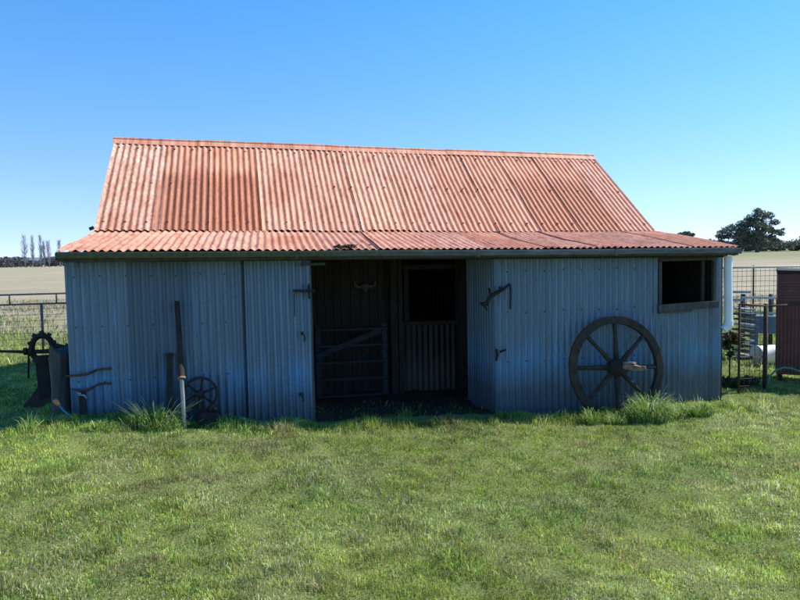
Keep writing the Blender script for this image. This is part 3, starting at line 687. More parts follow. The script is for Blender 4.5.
# loose roof bolt head by the left rake and leaf litter in the gutter
mb = MB(); p = JL.lerp(EL, 0.12)+Vector((0, 0, .03)); mb.tube([p+Vector((-.02, 0, 0)), p+Vector((.03, 0, .02))], 0.022, 7); mb.build('roof_bolt', M['blackiron'], shed)
mb = MB(); c0 = P(347, 249, 7.75)+Vector((0, 0, .015))
for i in range(60):
    p = c0+Vector((random.gauss(0, .07), random.gauss(0, .035), random.uniform(0, .03))); mb.box(p, (.05, .015, .006), (random.random(), random.random()*.6, random.random()*3))
tag(mb.build('leaf_litter', M['debris']), 'small dark heap of dead leaves lying on the roof edge', 'leaf litter')
# horned skull on the dark back wall
sk = thing('horned_skull', 'pale horned cattle skull hung on the dark inner wall above the stall gate', 'skull', P(365, 287, YB-.06))
mb = MB(); mb.lathe([(0.01, -.06), (.04, -.05), (.065, 0), (.055, .04), (.02, .06)], (0, 0, 0), 'Z', 10); mb.tube([(0, -.03, -.03), (0, -.05, -.07)], [.04, .025], 8)
o = mb.build('cranium', M['bone'], sk, True); 
for s in (-1, 1):
    mb = MB(); mb.tube([(s*.05, 0, .01), (s*.10, -.01, -.0), (s*.145, -.01, .03), (s*.15, -.01, .075), (s*.13, -.01, .10)], [.028, .025, .02, .013, .004], 8); mb.build('horn', M['bone'], sk, True)
    
# ---------------------------------------------------------------- wagon wheel
def ring(mb, Ro, Ri, y0, y1, n=56, wob=0.0, seed=0):
    vs = []; fs = []; r = random.Random(seed)
    for k in range(n):
        a = 2*math.pi*k/n; w1 = r.uniform(-wob, wob)
        for (R, y) in ((Ro+w1, y0), (Ro+w1, y1), (Ri+w1, y1), (Ri+w1, y0)): vs.append((R*math.cos(a), y, R*math.sin(a)))
    for k in range(n):
        for q in range(4): fs.append((k*4+q, k*4+(q+1) % 4, ((k+1) % n)*4+(q+1) % 4, ((k+1) % n)*4+q))
    return mb.add(vs, fs)
RW = 0.655
wt = P(617, 315.5, 7.92); cxw = P(617, 366, 7.74).x
wheel = thing('wagon_wheel', 'big old timber wagon wheel with eight spokes leaning on the right wall', 'wheel', (cxw, 7.75, wt.z-RW*0.985))
wheel.rotation_euler = (R_(-8), R_(0), 0)
mb = MB(); ring(mb, RW-.012, RW-.095, -.035, .035, 56, .002, 4); 
for k in range(8):
    a = R_(65.5+45*k); d = Vector((math.cos(a), 0, math.sin(a))); mb.bar(d*(RW-.10), d*(RW-.010), .010, .078, (0, 1, 0)); mb.bar(d*(RW-.075)+Vector((0, -.036, 0)), d*(RW-.035)+Vector((0, -.036, 0)), .07, .006, (0, 1, 0))
mb.build('rim', M['wheelwood'], wheel)
mb = MB(); ring(mb, RW, RW-.0125, -.030, .030); mb.build('tyre', M['rodrust'], wheel)
for k in range(8):
    a = R_(88+45*k); d = Vector((math.cos(a), 0, math.sin(a))); mb = MB()
    mb.tube([d*.09, d*.2, d*.4, d*(RW-.08)], [.034, .036, .026, .030], 8); mb.build('spoke', M['wheelwood'], wheel, True)
mb = MB(); mb.lathe([(.05, .10), (.095, .09), (.115, .04), (.115, -.04), (.10, -.10), (.085, -.17), (.07, -.19)], (0, 0, 0), 'Y', 16); mb.build('hub', M['wheelwood'], wheel, True, angle=50)
mb = MB(); mb.tube([(0.0, -.15, 0.01), (.03, -.24, .01), (.07, -.34, -.005), (.10, -.41, -.015)], [.040, .042, .038, .026], 9)
mb.bar((.00, -.20, .055), (.06, -.33, .052), .06, .02, (0, 0, 1), jitter=.006); mb.bar((.00, -.22, .05), (.05, -.25, .07), .03, .02, (0, 0, 1), jitter=.006)
for i in range(6): mb.bar((.08, -.37, -.02+i*.008), (.12+.02*random.random(), -.43-.03*random.random(), -.03+i*.008), .012, .008, jitter=.003)
mb.build('axle_end', M['hubwood'], wheel, True, angle=30)

# ---------------------------------------------------------------- small iron wheel and scrap by the left wall
pw = P(200, 394, 7.83); r2 = 0.195
iw = thing('iron_wheel', 'small rusty spoked iron wheel leaning behind the pole', 'wheel', (pw.x, 7.83, pw.z)); iw.rotation_euler = (R_(-12), 0, 0)
mb = MB(); ring(mb, r2, r2-.03, -.025, .025, 40); mb.build('rim', M['blackiron'], iw)
for k in range(6):
    a = R_(20+60*k); d = Vector((math.cos(a), 0, math.sin(a))); mb = MB(); mb.tube([d*.03, d*(r2-.02)], .011, 6); mb.build('spoke', M['blackiron'], iw, True)
mb = MB(); mb.lathe([(.03, .05), (.045, .03), (.045, -.05), (.02, -.07)], (0, 0, 0), 'Y', 12); mb.build('hub', M['blackiron'], iw, True)
g0 = P(207, 408, 7.72); gg = gzf(g0.x, 7.7)
sc_ = thing('seized_engine', 'small black seized engine block lying below the iron wheel', 'scrap engine', (g0.x, 7.74, gg))
mb = MB(); mb.box((0, 0, .08), (.20, .14, .16), (0, .1, .3), jitter=.01); mb.build('block', M['blackiron'], sc_)
mb = MB(); mb.lathe([(.04, 0), (.07, .01), (.07, .05), (.03, .06)], (-.10, -.02, .08), 'X', 14); mb.build('flywheel', M['iron'], sc_, True)
mb = MB(); mb.tube([(.04, -.02, .15), (.06, -.03, .22), (.12, -.04, .23)], .02, 8); mb.build('exhaust', M['iron'], sc_, True)
# leaning pole with collar
pt_, pc, pb = P(177, 302, 7.93), P(181.5, 378, 7.46), P(184.0, 414, 7.50)
base = Vector((pb.x, pb.y, gzf(pb.x, pb.y)))
pole = thing('leaning_pole', 'long dark timber pole with a pale metal foot leaning on the left wall', 'pole', base)
mb = MB(); mb.tube([pt_-base+Vector((0, 0, .012)), pt_-base, (pt_+pc)/2-base+Vector((.004, 0, 0)), pc-base], [.022, .028, .029, .034], 10); mb.build('shaft', M['timber_dark'], pole, True, angle=50)
dr_ = (pc-pt_).normalized()
mb = MB(); mb.tube([pc-base-dr_*.008, pc-base+dr_*.010], .042, 14); mb.build('collar', M['hubwood'], pole, True, angle=40)
mb = MB(); mb.tube([pc-base+dr_*.013, (pc*.5+pb*.5)-base, Vector((0, 0, -.05))], [.020, .021, .024], 12); mb.build('foot', M['grey'], pole, True, angle=50)
# short stake beside it
q0 = P(170, 353, 7.93); q1 = P(171, 420, 7.80); q1.z = gzf(q1.x, q1.y)-.05
mb = MB(); b1 = Vector((q1.x, q1.y, gzf(q1.x, q1.y))); mb.bar(q0, q1, .065, .04, (0, 1, 0), jitter=.006); mb.lathe([(.04, -.02), (.045, 0), (.03, .02)], q0+Vector((0, 0, -.02)), 'Z', 9)
tag(mb.build('timber_stake', M['timber_dark']), 'short dark timber stake standing left of the leaning pole', 'stake')
# two bent rods
for i, (pts, lab) in enumerate((([(66, 376), (78, 375.5), (88, 374), (97, 370), (104, 369), (111, 368.5)], 'upper of two bent rusty rods fixed to the left wall corner'),
                 ([(72, 389), (80, 390.5), (88, 390), (97, 385), (104, 383.5), (111, 383.5)], 'lower of two bent rusty rods fixed to the left wall corner'))):
    mb = MB(); mb.tube([P(a, b_, 7.93-(.0 if k else -.03)) for k, (a, b_) in enumerate(pts)], [.011, .013, .016, .013, .014, .014], 7)
    tag(mb.build('bent_rod', M['rodrust'], None, True), lab, 'iron rod', 'bent rods on the left wall')
# stump post under the rods, with tap
p = P(82.5, 392, 7.90); zb = gzf(p.x, p.y)
tp = thing('tap_post', 'short dark post with a small pale tap below the bent rods', 'tap post', (p.x, p.y, zb))
mb = MB(); mb.bar((0, 0, -.1), (0, 0, p.z-zb), .065, .05, (0, 1, 0), jitter=.003); mb.build('post', M['timber_dark'], tp)
mb = MB(); h = p.z-zb; mb.tube([(-.03, -.04, h-.02), (.03, -.05, h-.03), (.05, -.06, h-.06)], .010, 7); mb.tube([(-.04, -.05, h-.005), (-.005, -.05, h-.005)], .009, 6); mb.build('tap', M['grey'], tp, True)
# garden hose at the corner
p0, p1, p2, p3 = P(58, 404, 7.7), P(63, 410, 7.65), P(70, 416, 7.6), P(78, 421, 7.55)
hz = thing('garden_hose', 'teal garden hose end with an orange fitting by the left wall foot', 'hose', (p2.x, p2.y, gzf(p2.x, p2.y))); hb = hz.location.copy()
p3.z = gzf(p3.x, p3.y)+.02
mb = MB(); mb.tube([p0-hb, p1-hb, p2-hb, p3-hb, p3-hb+Vector((.25, .05, 0))], .011, 8); mb.build('tube', M['hose'], hz, True)
mb = MB(); d = (p0-p1).normalized(); mb.tube([p0-hb-d*.02, p0-hb+d*.01, p0-hb+d*.015, p0-hb+d*.06], [.02, .022, .028, .024], 10); mb.build('fitting', M['orange'], hz, True)
# split timber stump post left of the corner
pa = P(59, 352, 8.15); zb = gzf(pa.x, 8.15)
mb = MB(); N = 14; vs = []; fs = []; H = pa.z-zb
for j in range(7):
    for k in range(N):
        a = 2*math.pi*k/N; rr = .10*(1+.12*math.sin(3*a)+.05*random.random()); zz = -.1+(H+.1)*j/6+(.06*math.sin(2*a)+.04*random.random() if j == 6 else 0)
        vs.append((pa.x+rr*math.cos(a), 8.15+rr*math.sin(a)*.9, zb+zz))
for j in range(6):
    for k in range(N): fs.append((j*N+k, j*N+(k+1) % N, (j+1)*N+(k+1) % N, (j+1)*N+k))
fs.append(tuple(6*N+k for k in range(N))); mb.add(vs, fs)
tag(mb.build('timber_stump', M['timber'], None, True, angle=40), 'thick weathered timber stump post at the left shed corner', 'stump')
# old plough: axle bar with collars, pulley hoop, leg and blade
Ym = 8.75; c0 = P(42, 349, Ym); zb = gzf(c0.x, Ym)
pl = thing('old_plough', 'black rusty horse plough with a big hoop and long beam at the left', 'plough', (c0.x, Ym, zb)); L0 = Vector(pl.location)
mb = MB(); mb.tube([P(-22, 351, Ym)-L0, P(10, 351.5, Ym)-L0, P(30, 352, Ym)-L0, P(54, 351, Ym)-L0, P(66, 349.5, Ym)-L0], [.014, .016, .022, .03, .018], 7)
mb.lathe([(.03, -.03), (.055, -.02), (.055, .02), (.03, .03)], P(31, 351.5, Ym)-L0, 'X', 12); mb.lathe([(.03, -.02), (.045, -.01), (.045, .02), (.03, .03)], P(25, 351.5, Ym)-L0, 'X', 10); mb.build('beam', M['blackiron'], pl, True, angle=50)
mb = MB(); hc = P(42.5, 351, Ym)-L0; pts = []
for k in range(17):
    a = R_(-50+280*k/16); pts.append(hc+Vector((.115*math.cos(a), 0, .155*math.sin(a)+.03)))
mb.tube(pts, .034, 8)
for k in range(0, 17, 2): q = pts[k]+(pts[k]-hc)*0.2; mb.box(q, (.04, .05, .04), (0, R_(20*k), 0))
mb.build('hoop', M['blackiron'], pl, True, angle=50)
mb = MB(); mb.tube([P(28.5, 352, Ym)-L0, P(28.5, 378, Ym)-L0], .012, 6); mb.build('coulter', M['blackiron'], pl, True)
mb = MB(); mb.bar(hc+Vector((-.02, 0, -.05)), hc+Vector((0, 0, -.62)), .13, .05, (0, 1, 0), jitter=.01); mb.tube([hc+Vector((.1, 0, 0)), hc+Vector((.16, .0, .05)), hc+Vector((.28, 0, .03))], [.05, .035, .02], 7); mb.build('stock', M['blackiron'], pl)
mb = MB(); q = hc+Vector((0, 0, -.55)); mb.add([q+Vector(v) for v in ((-.25, -.05, -.12), (.1, -.12, -.14), (.22, .02, .10), (-.02, .03, .2), (-.22, -.01, -.13), (.1, -.06, -.15), (.21, .05, .10), (-.02, .07, .2))], [(0, 1, 2, 3), (7, 6, 5, 4), (0, 4, 5, 1), (1, 5, 6, 2), (2, 6, 7, 3), (3, 7, 4, 0)]); mb.build('mouldboard', M['iron'], pl)

# ---------------------------------------------------------------- left fence
Yf = 14.2
fe = thing('wire_fence', 'thin grey pipe and wire fence across the paddock left of the shed', 'fence', (P(30, 350, Yf).x, Yf, 0)); L0 = Vector(fe.location)
xa, xb_ = P(-60, 294, Yf).x, P(150, 294, Yf).x
def fz(yp): return P(30, yp, Yf).z
for yp in (294.3, 304.2):
    mb = MB(); mb.tube([Vector((xa, Yf, fz(yp)))-L0, Vector((xb_, Yf, fz(yp)))-L0], .018, 7); mb.build('rail', M['wire'], fe, True)
for px in (-41, 9.5, 56.5, 104):
    p = P(px, 300, Yf); mb = MB(); mb.tube([Vector((p.x, Yf, fz(294)))-L0, Vector((p.x, Yf, fz(304)))-L0], .015, 6); mb.build('upright', M['wire'], fe, True)
for px in (-50, 41, 130):
    p = P(px, 300, Yf); mb = MB(); mb.tube([Vector((p.x, Yf, fz(304)))-L0, Vector((p.x, Yf, -.1))-L0], .026, 7); mb.build('post', M['wire'], fe, True)
mb = MB()
for yp in (309, 315, 321, 327, 333, 339, 345, 350): mb.tube([Vector((xa, Yf, fz(yp)))-L0, Vector((xb_, Yf, fz(yp)))-L0], .0035, 4)
xx = xa
while xx < xb_: mb.tube([Vector((xx, Yf, fz(304)))-L0, Vector((xx, Yf, fz(351)))-L0], .0025, 4); xx += .3
mb.build('wire_mesh', M['wire'], fe)

# ---------------------------------------------------------------- right yard
Yr = 15.5
yf = thing('yard_fence', 'square mesh yard fence with a pale top rail beyond the rusty gate', 'fence', (P(765, 300, Yr).x, Yr, -.3)); L0 = Vector(yf.location)
pa, pb_ = P(700, 268.3, Yr), P(840, 265.5, Yr)
mb = MB(); mb.tube([pa-L0, pb_-L0], .028, 8); mb.build('top_rail', M['paletimber'], yf, True)
mb = MB()
for i in range(9): mb.tube([pa-L0+Vector((0, 0, -.10-.135*i)), pb_-L0+Vector((0, 0, -.10-.135*i))], .005, 4)
nn = int((pb_.x-pa.x)/.14)
for i in range(nn+1): q = pa.lerp(pb_, i/nn)-L0; mb.tube([q, q+Vector((0, 0, -1.3))], .005, 4)
mb.build('wire_mesh', M['iron'], yf)
for i in (0.02, .38, .72, 1.0): q = pa.lerp(pb_, i)-L0; mb = MB(); mb.tube([q+Vector((0, .05, .05)), q+Vector((0, .05, -1.6))], .022, 8); mb.build('post', M['rodrust'], yf, True)
# cattle yard rails
Yy = 12.6
cy = thing('cattle_yard', 'low steel railed cattle yard behind the rusty gate', 'yard panel', (P(760, 330, Yy).x, Yy, -.35)); L0 = Vector(cy.location)
for (x0, y0, x1, y1) in ((742, 297.5, 800, 298.5), (733, 292, 750, 292), (747, 312.5, 800, 314), (750, 332, 800, 333.5), (733, 300, 742, 300)):
    a, b_ = P(x0, y0, Yy)-L0, P(x1, y1, Yy)-L0; mb = MB(); mb.bar(a, b_, .05, .05, (0, 0, 1)); mb.build('rail', M['paletimber'] if y0 > 296 and y0 < 334 and x0 > 735 else M['yardrail'], cy)
for px in (743, 771, 798):
    a = P(px, 294, Yy+.05)-L0; mb = MB(); mb.tube([a, Vector((a.x, a.y, -.1))], .045, 8); mb.build('post', M['timber'], cy, True)
# trough
a, b_ = P(750, 324, 11.9), P(800, 325, 11.9); c0 = (a+b_)/2
tr = MB(); tr.bar(a, b_, .30, .35, (0, 0, 1)); tr.bar(a+Vector((.1, 0, -.18)), a+Vector((.1, 0, -.75)), .10, .12, (0, 1, 0)); tr.bar(b_+Vector((-.1, 0, -.18)), b_+Vector((-.1, 0, -.75)), .10, .12, (0, 1, 0))
tag(tr.build('feed_trough', M['trough']), 'long dark blue grey feed trough on legs inside the cattle yard', 'trough')
# stack of weathered boards beside the gate
a = P(744, 338, 11.2); zb = gzf(a.x, 11.2); st = thing('board_stack', 'narrow stack of weathered boards just left of the trough', 'boards', (a.x, 11.2, zb)); 
zt = P(744, 309, 11.2).z-zb; k_ = 0; z = .06
while z < zt: mb = MB(); mb.box((random.uniform(-.02, .02), 0, z), (.16+random.uniform(-.03, .03), .4, .035), (0, 0, random.uniform(-.1, .1))); mb.build('board', M['timber'] if k_ % 3 else M['yardrail'], st); z += .10; k_ += 1
# white drum lying down
c0 = P(768, 361, 10.4); rd = .17; c0.z = gzf(c0.x, 10.4)+rd
dm = thing('white_drum', 'white drum lying on its side under the red cabinet edge', 'drum', (c0.x, 10.4, c0.z-rd))
dpx = P(775, 361, 10.4).x-c0.x
mb = MB(); mb.lathe([(rd*.9, -.22), (rd, -.20), (rd, .0), (rd*1.03, .01), (rd, .02), (rd, .38), (rd*.9, .40)], (0, 0, rd), 'X', 24); mb.build('barrel', M['whitedirt'], dm, True, angle=40)
mb = MB(); mb.lathe([(rd*.95, -.26), (rd*1.04, -.25), (rd*1.04, -.19), (rd*.95, -.18)], (0, 0, rd), 'X', 24); mb.build('end_band', M['grey'], dm, True, angle=40)
# shrub clumps : dark weeds under the downpipe, dark leaf row for shade by the gate
def leaf_cloud(centers, N, size, cols, seed, flat=0.6, anis=(1, 1, 1)):
    r = np.random.default_rng(seed); C = np.array(centers, float); idx = r.choice(len(C), N, p=C[:, 3]**2/np.sum(C[:, 3]**2))
    u = r.normal(size=(N, 3)); u /= np.linalg.norm(u, axis=1)[:, None]; rad = r.random(N)**0.45
    p = C[idx, :3]+u*rad[:, None]*C[idx, 3:4]*np.array([1, 1, flat])
    a = r.normal(size=(N, 3)); a /= np.linalg.norm(a, axis=1)[:, None]; b2 = np.cross(a, r.normal(size=(N, 3))); b2 /= np.linalg.norm(b2, axis=1)[:, None]
    s = size*(0.5+r.random(N))[:, None]; a = a*s*np.array(anis); b2 = b2*s*.55
    V = np.stack([p-a, p+b2, p+a, p-b2], 1).reshape(-1, 3)
    F = np.arange(N*4).reshape(-1, 4); cc = np.array(cols)[r.integers(0, len(cols), N)]*(0.75+.5*r.random((N, 1))); return V, F, np.repeat(cc, 4, axis=0)
def foliage(name, centers, N, size, cols, seed, parent=None, flat=0.6, anis=(1, 1, 1)):
    V, F, C = leaf_cloud(centers, N, size, cols, seed, flat, anis); o = mesh_np(name, V, F, M['leaf'], C, smooth=False)
    if parent: o.parent = parent
    return o
DK = [(0.035, 0.055, 0.02), (0.06, 0.075, 0.03), (0.09, 0.08, 0.045)]
p = P(730, 338, 8.6)
o = foliage('dead_weed', [(p.x, 8.6, p.z, .13), (p.x-.06, 8.6, p.z-.1, .10), (p.x+.12, 8.6, p.z-.02, .10), (p.x+.02, 8.6, p.z-.25, .06)], 420, .035, [(0.05, 0.04, 0.025), (0.10, 0.08, 0.05), (0.05, 0.06, 0.02)], 3, flat=.8)
mb = MB(); mb.tube([(p.x, 8.6, gzf(p.x, 8.6)-.03), (p.x, 8.6, p.z)], .012, 5); mb.build('stem', M['timber_dark'], o); tag(o, 'dark dead weed growing below the white downpipe', 'weed')
# rusty mesh gate
g0 = P(738.5, 401, 8.25); g1 = P(764.5, 399, 8.45); g2 = P(792, 396.5, 8.6)
zt0 = P(738.5, 306, 8.25).z
gt = thing('mesh_gate', 'rusty framed mesh gate standing right of the shed corner', 'gate', (g0.x, g0.y, g0.z)); L0 = Vector(gt.location)
H = zt0-g0.z+.02
Zv = Vector((0, 0, 1))
mb = MB()
for q, rr_ in ((g0, .017), (g1, .03)): mb.tube([q-L0, q-L0+Zv*(H+(.03 if rr_ > .02 else 0))], rr_, 8)
mb.tube([g0-L0+Zv*H, g1-L0+Zv*H], .016, 8); mb.tube([g0-L0+Zv*.02, g1-L0+Zv*.02], .018, 8); mb.tube([g0-L0+Zv*.62, g1-L0+Zv*.62], .010, 6)
mb.tube([g1-L0+Zv*.02, g2-L0+Zv*.02], .020, 8); mb.tube([g1-L0+Zv*(H-.01), g2-L0+Zv*(H+.02)+Vector((.3, .08, 0))], .014, 8)
mb.build('frame', M['iron'], gt, True)
mb = MB()
for i in range(1, 5): q = g0.lerp(g1, i/5)-L0; mb.tube([q, q+Zv*H], .004, 4)
for i in range(1, 13): mb.tube([g0-L0+Zv*(H*i/13), g1-L0+Zv*(H*i/13)], .0035, 4)
mb.build('wire_mesh', M['iron'], gt)
mb = MB(); mb.box((g0.lerp(g1, .25)-L0)+Zv*.62, (.20, .04, .05)); mb.tube([g0-L0+Zv*.62+Vector((0, -.02, 0)), g0-L0+Zv*.62+Vector((.15, -.02, 0))], .02, 7); mb.build('latch', M['blackiron'], gt)
# dark leaf row along gate foot, standing in for the cabinet's shadow
q = g0.lerp(g1, .5)
o = foliage('gate_shade_leaves', [(q.x-.2+.13*i, q.y+.35, gzf(q.x, q.y+.35)+.08, .10) for i in range(5)], 900, .03, DK, 9, flat=.9)
tag(o, 'low dark leaf row added as shade behind the rusty mesh gate', 'weed')
# red tin cabinet on legs
c0 = P(777.5, 300, 8.9); x0 = c0.x; x1 = x0+1.25; y0, y1 = 8.9, 9.7; zb_ = P(777, 374, 8.9).z; zt_ = P(777, 274, 8.9).z
cb = thing('tin_cabinet', 'dark red tin cabinet on legs at the right edge of the yard', 'cabinet', (x0, y0, gzf(x0, y0))); L0 = Vector(cb.location)
zmid = P(777, 301, 8.9).z
mb = MB()
for (a, b_, o_) in (((x0, y0), (x1, y0), (0, -1)), ((x0, y1), (x0, y0), (-1, 0)), ((x1, y0), (x1, y1), (1, 0)), ((x1, y1), (x0, y1), (0, 1))):
    corr_wall(mb, (a[0]-L0.x, a[1]-L0.y), (b_[0]-L0.x, b_[1]-L0.y), lambda t: zb_-L0.z, lambda t: zmid-L0.z, o_, pitch=.05, amp=.004, bend=.003, rows=3)
mb.box(((x1-x0)/2, (y1-y0)/2, zb_-L0.z+.01), (x1-x0-.02, y1-y0-.02, .02)); mb.build('body', M['redtin'], cb)
mb = MB(); z = zmid+.02
mb.box(((x1-x0)/2, (y1-y0)/2, (zmid+zt_)/2-L0.z), (x1-x0+.004, y1-y0+.004, zt_-zmid)); mb.build('vent_box', M['redtin'], cb)
while z < zt_-.10:
    xx = x0+.03; mb = MB()
    while xx < x1-.04: mb.box(Vector((xx+.02, y0-.006, z))-L0, (.042, .02, .008), (R_(25), 0, 0)); xx += .056
    mb.box(Vector(((x0+x1)/2, y0-.003, z))-L0, (x1-x0-.04, .012, .006))
    z += .045; mb.build('vent_slat', M['redslat'], cb)
mb = MB(); mb.box(Vector(((x0+x1)/2, (y0+y1)/2, zt_+.02))-L0, (x1-x0+.02, y1-y0+.06, .05), (R_(1), R_(2), 0)); mb.build('lid', M['timber_dark'], cb)
for (xx, yy) in ((x0+.05, y0+.05), (x1-.05, y0+.05), (x0+.05, y1-.05), (x1-.05, y1-.05)):
    mb = MB(); mb.bar(Vector((xx, yy, gzf(xx, yy)-.05))-L0, Vector((xx, yy, zb_))-L0, .06, .06, (0, 1, 0)); mb.build('leg', M['timber_dark'], cb)
cb.rotation_euler.z = -R_(41)
# green hose arch below the cabinet
pts = [P(766, 384, 8.3), P(770, 376, 8.3), P(776, 370, 8.3), P(784, 367.5, 8.3), P(792, 368.5, 8.3), P(802, 372, 8.3), P(812, 386, 8.3)]
mb = MB(); pts[0].z = gzf(pts[0].x, 8.3); pts[-1].z = gzf(pts[-1].x, 8.3); mb.tube(pts, .014, 8)
tag(mb.build('looped_hose', M['hosegreen'], None, True), 'green hose looped in an arch below the red cabinet', 'hose')

# ---------------------------------------------------------------- far trees
GUM = [(0.10, 0.13, 0.085), (0.14, 0.17, 0.11), (0.20, 0.225, 0.15), (0.075, 0.10, 0.07)]
def far(px, py, dist):
    """ground point on the line of sight to a column, at a real distance"""
    d = ray(px, py); d = Vector((d.x, d.y, 0)).normalized(); return Vector((d.x*dist, d.y*dist, gzf(d.x*dist, d.y*dist)))
def gum(name, label, px, dist, spec, trunkr, N, leaf, seed, grp=None, trunk_h=None, lean=0):
    """spec: crown lumps as (sideways metres, height metres, depth metres, radius)"""
    b_ = far(px, 250, dist); t = thing(name, label, 'tree', b_, grp); side = Vector((Rt.x, Rt.y, 0))
    cs = [(side.x*s+Fw.x*dpt, side.y*s+Fw.y*dpt, h, rr) for (s, h, dpt, rr) in spec]
    foliage('crown', cs, N, leaf, GUM, seed, t, .62)
    mb = MB(); th_ = trunk_h or min(c[2] for c in cs)*.6; r = random.Random(seed)
    mb.tube([(0, 0, -.5), (side.x*lean*.3, side.y*lean*.3, th_*.5), (side.x*lean, side.y*lean, th_)], [trunkr*1.2, trunkr, trunkr*.8], 8)
    for c in cs:
        m_ = Vector((side.x*lean, side.y*lean, th_)); e = Vector(c[:3]); q = m_.lerp(e, .5)+Vector((0, 0, -abs(e.z-m_.z)*.12))
        mb.tube([m_-Vector((0, 0, .3)), q, e], [trunkr*.55, trunkr*.33, trunkr*.12], 5)
    mb.build('trunk', M['bark'], t, True)
    return t
s = 250/680.
big = []
def L(px, py, r, dpt=0): big.append(((px-758)*s, (247-py)*s, dpt, r*s))
for a in ((760, 214, 7), (752, 217, 6), (767, 215, 6), (773, 221, 5), (764, 221, 6, 2), (754, 223, 6, -2), (745, 222, 6), (738, 225, 6, 1), (731, 227, 5), (726, 229, 4), (748, 229, 7, 1), (755, 231, 7, -1),
          (741, 231, 5, -1), (775, 229, 4), (779, 231, 3.5), (771, 234, 4), (781, 227, 2), (750, 238, 6), (758, 238, 5), (733, 233, 4), (766, 228, 3, 2),
          (757, 221, 7, 1), (749, 224, 6, 2), (743, 228, 6, -1), (736, 231, 5, 2), (728, 233, 4, 1), (724, 232, 3), (745, 235, 6, 2), (754, 235, 6), (762, 226, 6, -2), (769, 226, 5, 1), (763, 233, 5, 1), (771, 229, 4), (740, 238, 5), (730, 239, 5), (758, 210.5, 4), (764, 240, 4), (774, 237, 4)): L(*a)
gum('gum_tree', 'large spreading gum tree standing alone beyond the right paddock', 757, 250, big, .55, 10500, .30, 41, trunk_h=4.2)
bs = [((px-681)*s*1.0, (247-py)*s, 0, r*s) for px, py, r in ((684, 229, 4), (679, 230, 3.5), (689, 230, 3), (684, 233, 4), (676, 232, 2), (688, 234, 3))]
gum('gum_tree', 'small sparse gum tree showing just above the roof slope', 683, 250, bs, .25, 1300, .36, 42, trunk_h=4.5)
m1 = [((px-706)*s, (247-py)*s, 0, r*s) for px, py, r in ((700, 238, 3), (706, 239, 4), (712, 238, 4), (718, 237, 3), (723, 240, 4))]
gum('gum_tree', 'low rounded gum tree between the roof edge and the large gum', 708, 262, m1, .3, 1800, .36, 43, trunk_h=1.5)
# scrub band behind
def band(name, label, pxs, dist, hfun, N, leaf, cols, seed):
    cs = []; r = random.Random(seed)
    for px in pxs:
        q = far(px+r.uniform(-1, 1), 250, dist*r.uniform(.97, 1.06)); h = hfun(px)*r.uniform(.75, 1.1)
        cs.append((q.x, q.y, q.z+h*.5, h*.55)); cs.append((q.x+r.uniform(-3, 3), q.y+2, q.z+h*.3, h*.45))
    o = foliage(name, cs, N, leaf, cols, seed, None, .8); tag(o, label, 'trees', kind='stuff'); return o
band('scrub', 'dark band of far scrub trees along the right horizon', np.arange(690, 980, 3), 275, lambda p: 5.0+1.1*math.sin(p*.11)+0.9*math.sin(p*.043), 30000, .40, GUM+[(0.11, 0.11, 0.10)], 51)
band('scrub', 'haze-grey band of far scrub trees along the left horizon', np.arange(-190, 260, 3.5), 470, lambda p: 6.2+1.6*math.sin(p*.13)+(1.6 if p < 8 else 0), 26000, .7, [(0.07, 0.08, 0.085), (0.10, 0.105, 0.105), (0.13, 0.125, 0.12)], 52)  # leaf colours greyed to paint in distance haze
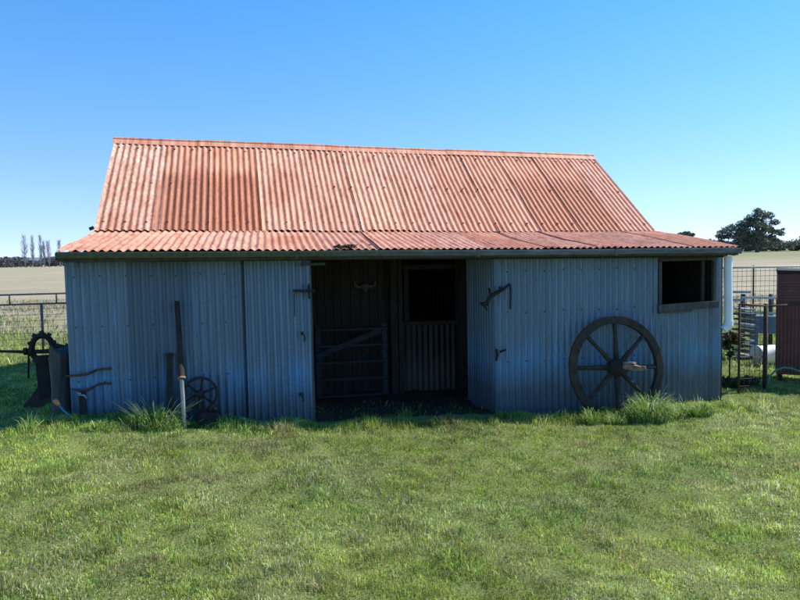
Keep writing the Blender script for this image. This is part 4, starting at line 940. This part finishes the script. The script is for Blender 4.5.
# bare poplars
PG = 'bare poplars on the left horizon'
s2 = 400/680.
names = ['tallest bare poplar at the left end of its row', 'second bare poplar from the left in its row, slim and straight', 'third bare poplar from the left, in the middle of its row', 'thin low bare poplar right against the middle one', 'bushy bare poplar second from the right end of its row', 'smallest bare poplar just beside the roof edge']
for i, (px, top, wd) in enumerate(((25.5, 240, 3.4), (33.2, 241, 2.0), (41.3, 241, 2.2), (44.6, 246, 1.6), (49.3, 245.5, 2.6), (60, 245, 2.2))):
    b_ = far(px, 266, 400); t = thing('poplar', names[i], 'tree', b_, PG); H = (268-top)*s2; r = random.Random(60+i); w_ = wd*s2
    mb = MB(); mb.tube([(0, 0, -.3), (0, 0, H*.5), (0, 0, H*.97)], [.24, .16, .03], 6); mb.build('trunk', M['barepoplar'], t, True)
    mb = MB()
    for k in range(150):
        z0 = H*(.10+.85*r.random()); a = r.random()*6.28; ww = w_*(1-.7*abs(z0/H-.5)**1.3*1.6)*r.uniform(.5, 1.1); Lh = H*.16*r.uniform(.5, 1.2)
        if z0+Lh > H*1.02: Lh = H*1.02-z0
        m_ = Vector((math.cos(a)*ww*.6, math.sin(a)*ww*.6, z0+Lh*.4)); e = Vector((math.cos(a)*ww, math.sin(a)*ww, z0+Lh))
        mb.tube([(0, 0, z0), m_, e], [.05, .045, .02], 3, cap=False)
        for _ in range(2): q = m_.lerp(e, r.random()); mb.tube([q, q+Vector((r.uniform(-.5, .5), r.uniform(-.5, .5), r.uniform(.5, 1.3)))], [.035, .015], 3, cap=False)
    mb.build('branches', M['barepoplar'], t)
# low hills far behind, air haze painted in as blue-grey colour
def hill(name, px0, px1, dist, hh, col, seed, depth=500):
    n = 70; vs = []; fs = []; rows = 6
    for j in range(rows):
        for i in range(n+1):
            px = px0+(px1-px0)*i/n; q = far(px, 255, dist+depth*j/(rows-1)); t = i/n
            h = hh*math.sin(math.pi*j/(rows-1)*.5 if j < rows else 0)*(math.sin(math.pi*t)**.6)*(.75+.5*float(vnoise(px, seed, 60, seed)))
            vs.append((q.x, q.y, -3+h+ (2.0 if j else 0)))
    for j in range(rows-1):
        for i in range(n): a = j*(n+1)+i; fs.append((a, a+1, a+n+2, a+n+1))
    mb = MB(); mb.add(vs, fs); tag(mb.build(name, simple('hazed_wooded_hill', col, tuple(c*1.2 for c in col), .01, 1, 0, 0), None, True), kind='structure')
hill('hills', -120, 330, 1900, 26, (0.10, 0.125, 0.15), 3)
hill('hills', 500, 1150, 2600, 14, (0.10, 0.125, 0.15), 5)
